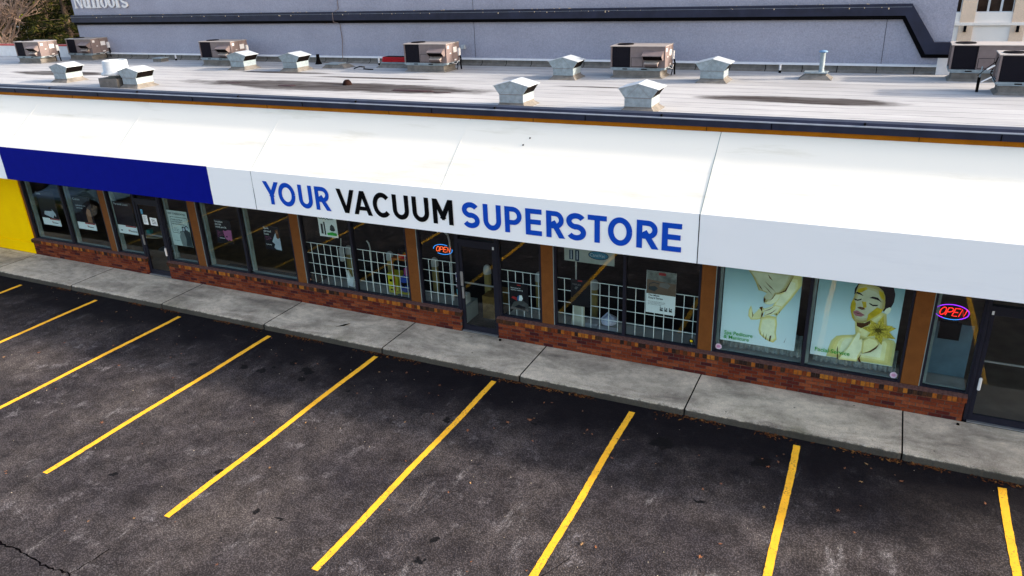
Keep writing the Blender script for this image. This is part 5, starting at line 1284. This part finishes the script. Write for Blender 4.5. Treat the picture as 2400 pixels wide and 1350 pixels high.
# ================================================================ trees and far background, left
lg = m_island('conifer_needles', [(0, (.010, .014, .004)), (.35, (.018, .022, .005)), (.6, (.006, .009, .0035)), (.85, (.050, .050, .010)), (.96, (.12, .09, .05))], .8)
bark = mat('dark_bark', (.07, .05, .04), .95, var=.3, sc_=8); paleb = mat('pale_bark', (.24, .17, .14), .9, var=.3, sc_=6)
def conifer(x, y, h, r, seed, label):
    rg = random.Random(seed)
    t = empty('evergreen_tree', (x, y, 0), label, 'tree', 'evergreen trees behind the roof')
    trunk = MB().tube([(x, y, 0), (x + .1, y, h * .5), (x, y, h * .98)], [.28, .18, .03], 8)
    cr_ = MB(); nb_ = 170
    for i in range(nb_):
        u = (i + rg.random()) / nb_; z = h * (.04 + .94 * u); a = rg.uniform(0, 6.283); L = r * (1 - u) ** .75 * rg.uniform(.6, 1.15) + .3
        d = Vector((math.cos(a), math.sin(a), -.12 + .3 * u)); p0 = Vector((x, y, z))
        if L > 1: trunk.tube([tuple(p0), tuple(p0 + d * L * .8)], [.05, .012], 4)
        n = int(34 * L)
        for k in range(n):
            s_ = rg.uniform(.25, 1.0); p = p0 + d * L * s_ + Vector((rg.gauss(0, .22), rg.gauss(0, .22), rg.gauss(-.08, .13)))
            e = Vector((rg.uniform(-1, 1), rg.uniform(-1, 1), rg.uniform(-.9, .3))).normalized() * rg.uniform(.14, .36); f = e.orthogonal().normalized() * rg.uniform(.025, .06)
            cr_.add([tuple(p - e * .5), tuple(p + f), tuple(p + e), tuple(p - f)], [(0, 1, 2, 3)])
    part(trunk, 'trunk', bark, t); part(cr_, 'crown', lg, t)
for i, (x, y, h, r, lb) in enumerate(((-58.5, 42, 13, 3.6, 'dark evergreen tree right behind the corner of the grey building'),
                                      (-64.5, 44.5, 14, 3.6, 'dark evergreen tree in the middle of the front row'),
                                      (-70.5, 50, 14, 4.0, 'dark evergreen tree in the second row, behind the gap'),
                                      (-80, 52, 14, 4.0, 'dark evergreen tree furthest left behind the bare tree'),
                                      (-66, 49, 15, 4.2, 'tallest dark evergreen tree of the group'),
                                      (-75, 54, 13, 3.8, 'dark evergreen tree farthest back'))):
    conifer(x, y, h, r, 30 + i, lb)
rb = random.Random(77)
def bare(x, y, h, label):
    t = empty('bare_tree', (x, y, 0), label, 'tree'); mb = MB(); tw = MB()
    def br(p, d, L, r, lv):
        pts = [p]; q = p; dd = d
        for k in range(3):
            dd = (dd + Vector((rb.gauss(0, .16), rb.gauss(0, .16), rb.gauss(.02, .10)))).normalized(); q = q + dd * L / 3; pts.append(q)
        (mb if lv < 3 else tw).tube([tuple(s_) for s_ in pts], [r, r * .85, r * .7, r * .55], 5 if lv < 3 else 3)
        if lv >= 5: return
        for k in range(4 if lv else 6):
            b = pts[rb.choice((1, 2, 3, 3))]; nd = (dd + Vector((rb.uniform(-1, 1), rb.uniform(-1, 1), rb.uniform(-.55, .75)))).normalized()
            br(b, nd, L * rb.uniform(.55, .8), r * .55, lv + 1)
    br(Vector((x, y, 0)), Vector((0, 0, 1)), h * .42, .22, 0)
    part(mb, 'trunk', paleb, t); part(tw, 'crown', paleb, t)
bare(-64.5, 40.5, 8.5, 'bare leafless tree with pale brown twigs at the left edge')
# yellow warning sign and parked cars glimpsed through the branches
t = empty('road_sign', (-70.5, 46.5, 0), 'yellow pointed sign on a post glimpsed between the trees', 'sign')
part(MB().cyl(-70.5, 46.5, 0, 4.4, .05, .05, 8), 'post', M['galv'], t)
part(MB().prismy([(-70.9, 4.35), (-70.55, 5.05), (-70.15, 4.45), (-70.3, 4.2), (-70.75, 4.18)], 46.42, 46.46), 'sign_plate', mat('sign_yellow', (.80, .75, .01), .5), t)
part(MB().box(-71.6, -69.6, 46.42, 46.46, 3.35, 3.62), 'lower_plate', M['white'], t)
def car(x, y, rz, col, label):
    t = empty('parked_car', (x, y, 0), label, 'car', 'cars parked beyond the trees', rz=rz)
    if y < 20: t['group'] = 'cars parked at the kerb'
    bm_ = MB().prismy([(-2.2, .35), (-2.2, .75), (-2.0, .85), (-1.2, .92), (-.55, 1.38), (.8, 1.42), (1.6, .98), (2.15, .90), (2.25, .6), (2.2, .35)], -.85, .85)
    bm_.build('body', col, t, bevel=.06)
    MB().prismy([(-1.05, .95), (-.52, 1.33), (.75, 1.36), (1.4, .98)], -.87, .87).prismx([(-.7, .95), (-.6, 1.36), (.6, 1.36), (.7, .95)], -1.2, -.6).build('windows', M['black'], t)
    for wx in (-1.4, 1.4):
        for wy in (-.8, .8):
            w_ = MB(); n = 18
            pr = [(wx + .33 * math.cos(2 * math.pi * k / n), .33 + .33 * math.sin(2 * math.pi * k / n)) for k in range(n)]
            ww = w_.prismy(pr, wy - .1, wy + .1).build('wheel', M['dark'], t)
            MB().prismy([(wx + .2 * math.cos(2 * math.pi * k / n), .33 + .2 * math.sin(2 * math.pi * k / n)) for k in range(n)], wy - .11, wy + .11).build('rim', M['chrome'], ww)
    MB().box(-2.23, -2.18, -.75, -.45, .6, .75).box(-2.23, -2.18, .45, .75, .6, .75).build('tail_light', M['red'], t)
    MB().box(2.18, 2.26, -.75, -.45, .62, .74).box(2.18, 2.26, .45, .75, .62, .74).build('headlight', M['white'], t)
car(-88, 56, .5, M['white'], 'white parked car beyond the trees at the left edge')
car(-72, 53, .3, mat('red_car_paint', (.3, .01, .01), .3), 'red parked car glimpsed beyond the evergreens')
car(-95, 66, .8, mat('silver_car_paint', (.4, .42, .45), .3, .4), 'silver parked car farthest behind the bare tree')
c1 = car(-23.55, 8.2, R(90), mat('blue_grey_car_paint', (.10, .20, .30), .25, .3), 'blue grey car parked nose to the kerb beyond the left picture edge')
c2 = car(-26.3, 8.1, R(90), mat('black_car_paint', (.02, .02, .025), .25, .2), 'black car parked left of the blue grey car by the kerb')
lot = mat('tan_verge', (.085, .05, .035), .95, var=.5, sc_=.4)
o = MB().add([(-400, 66, .02), (-52, 66, .02), (-52, 200, .02), (-400, 330, .02)], [(0, 1, 2, 3)]).build('verge', lot); tag(o, kind='structure')
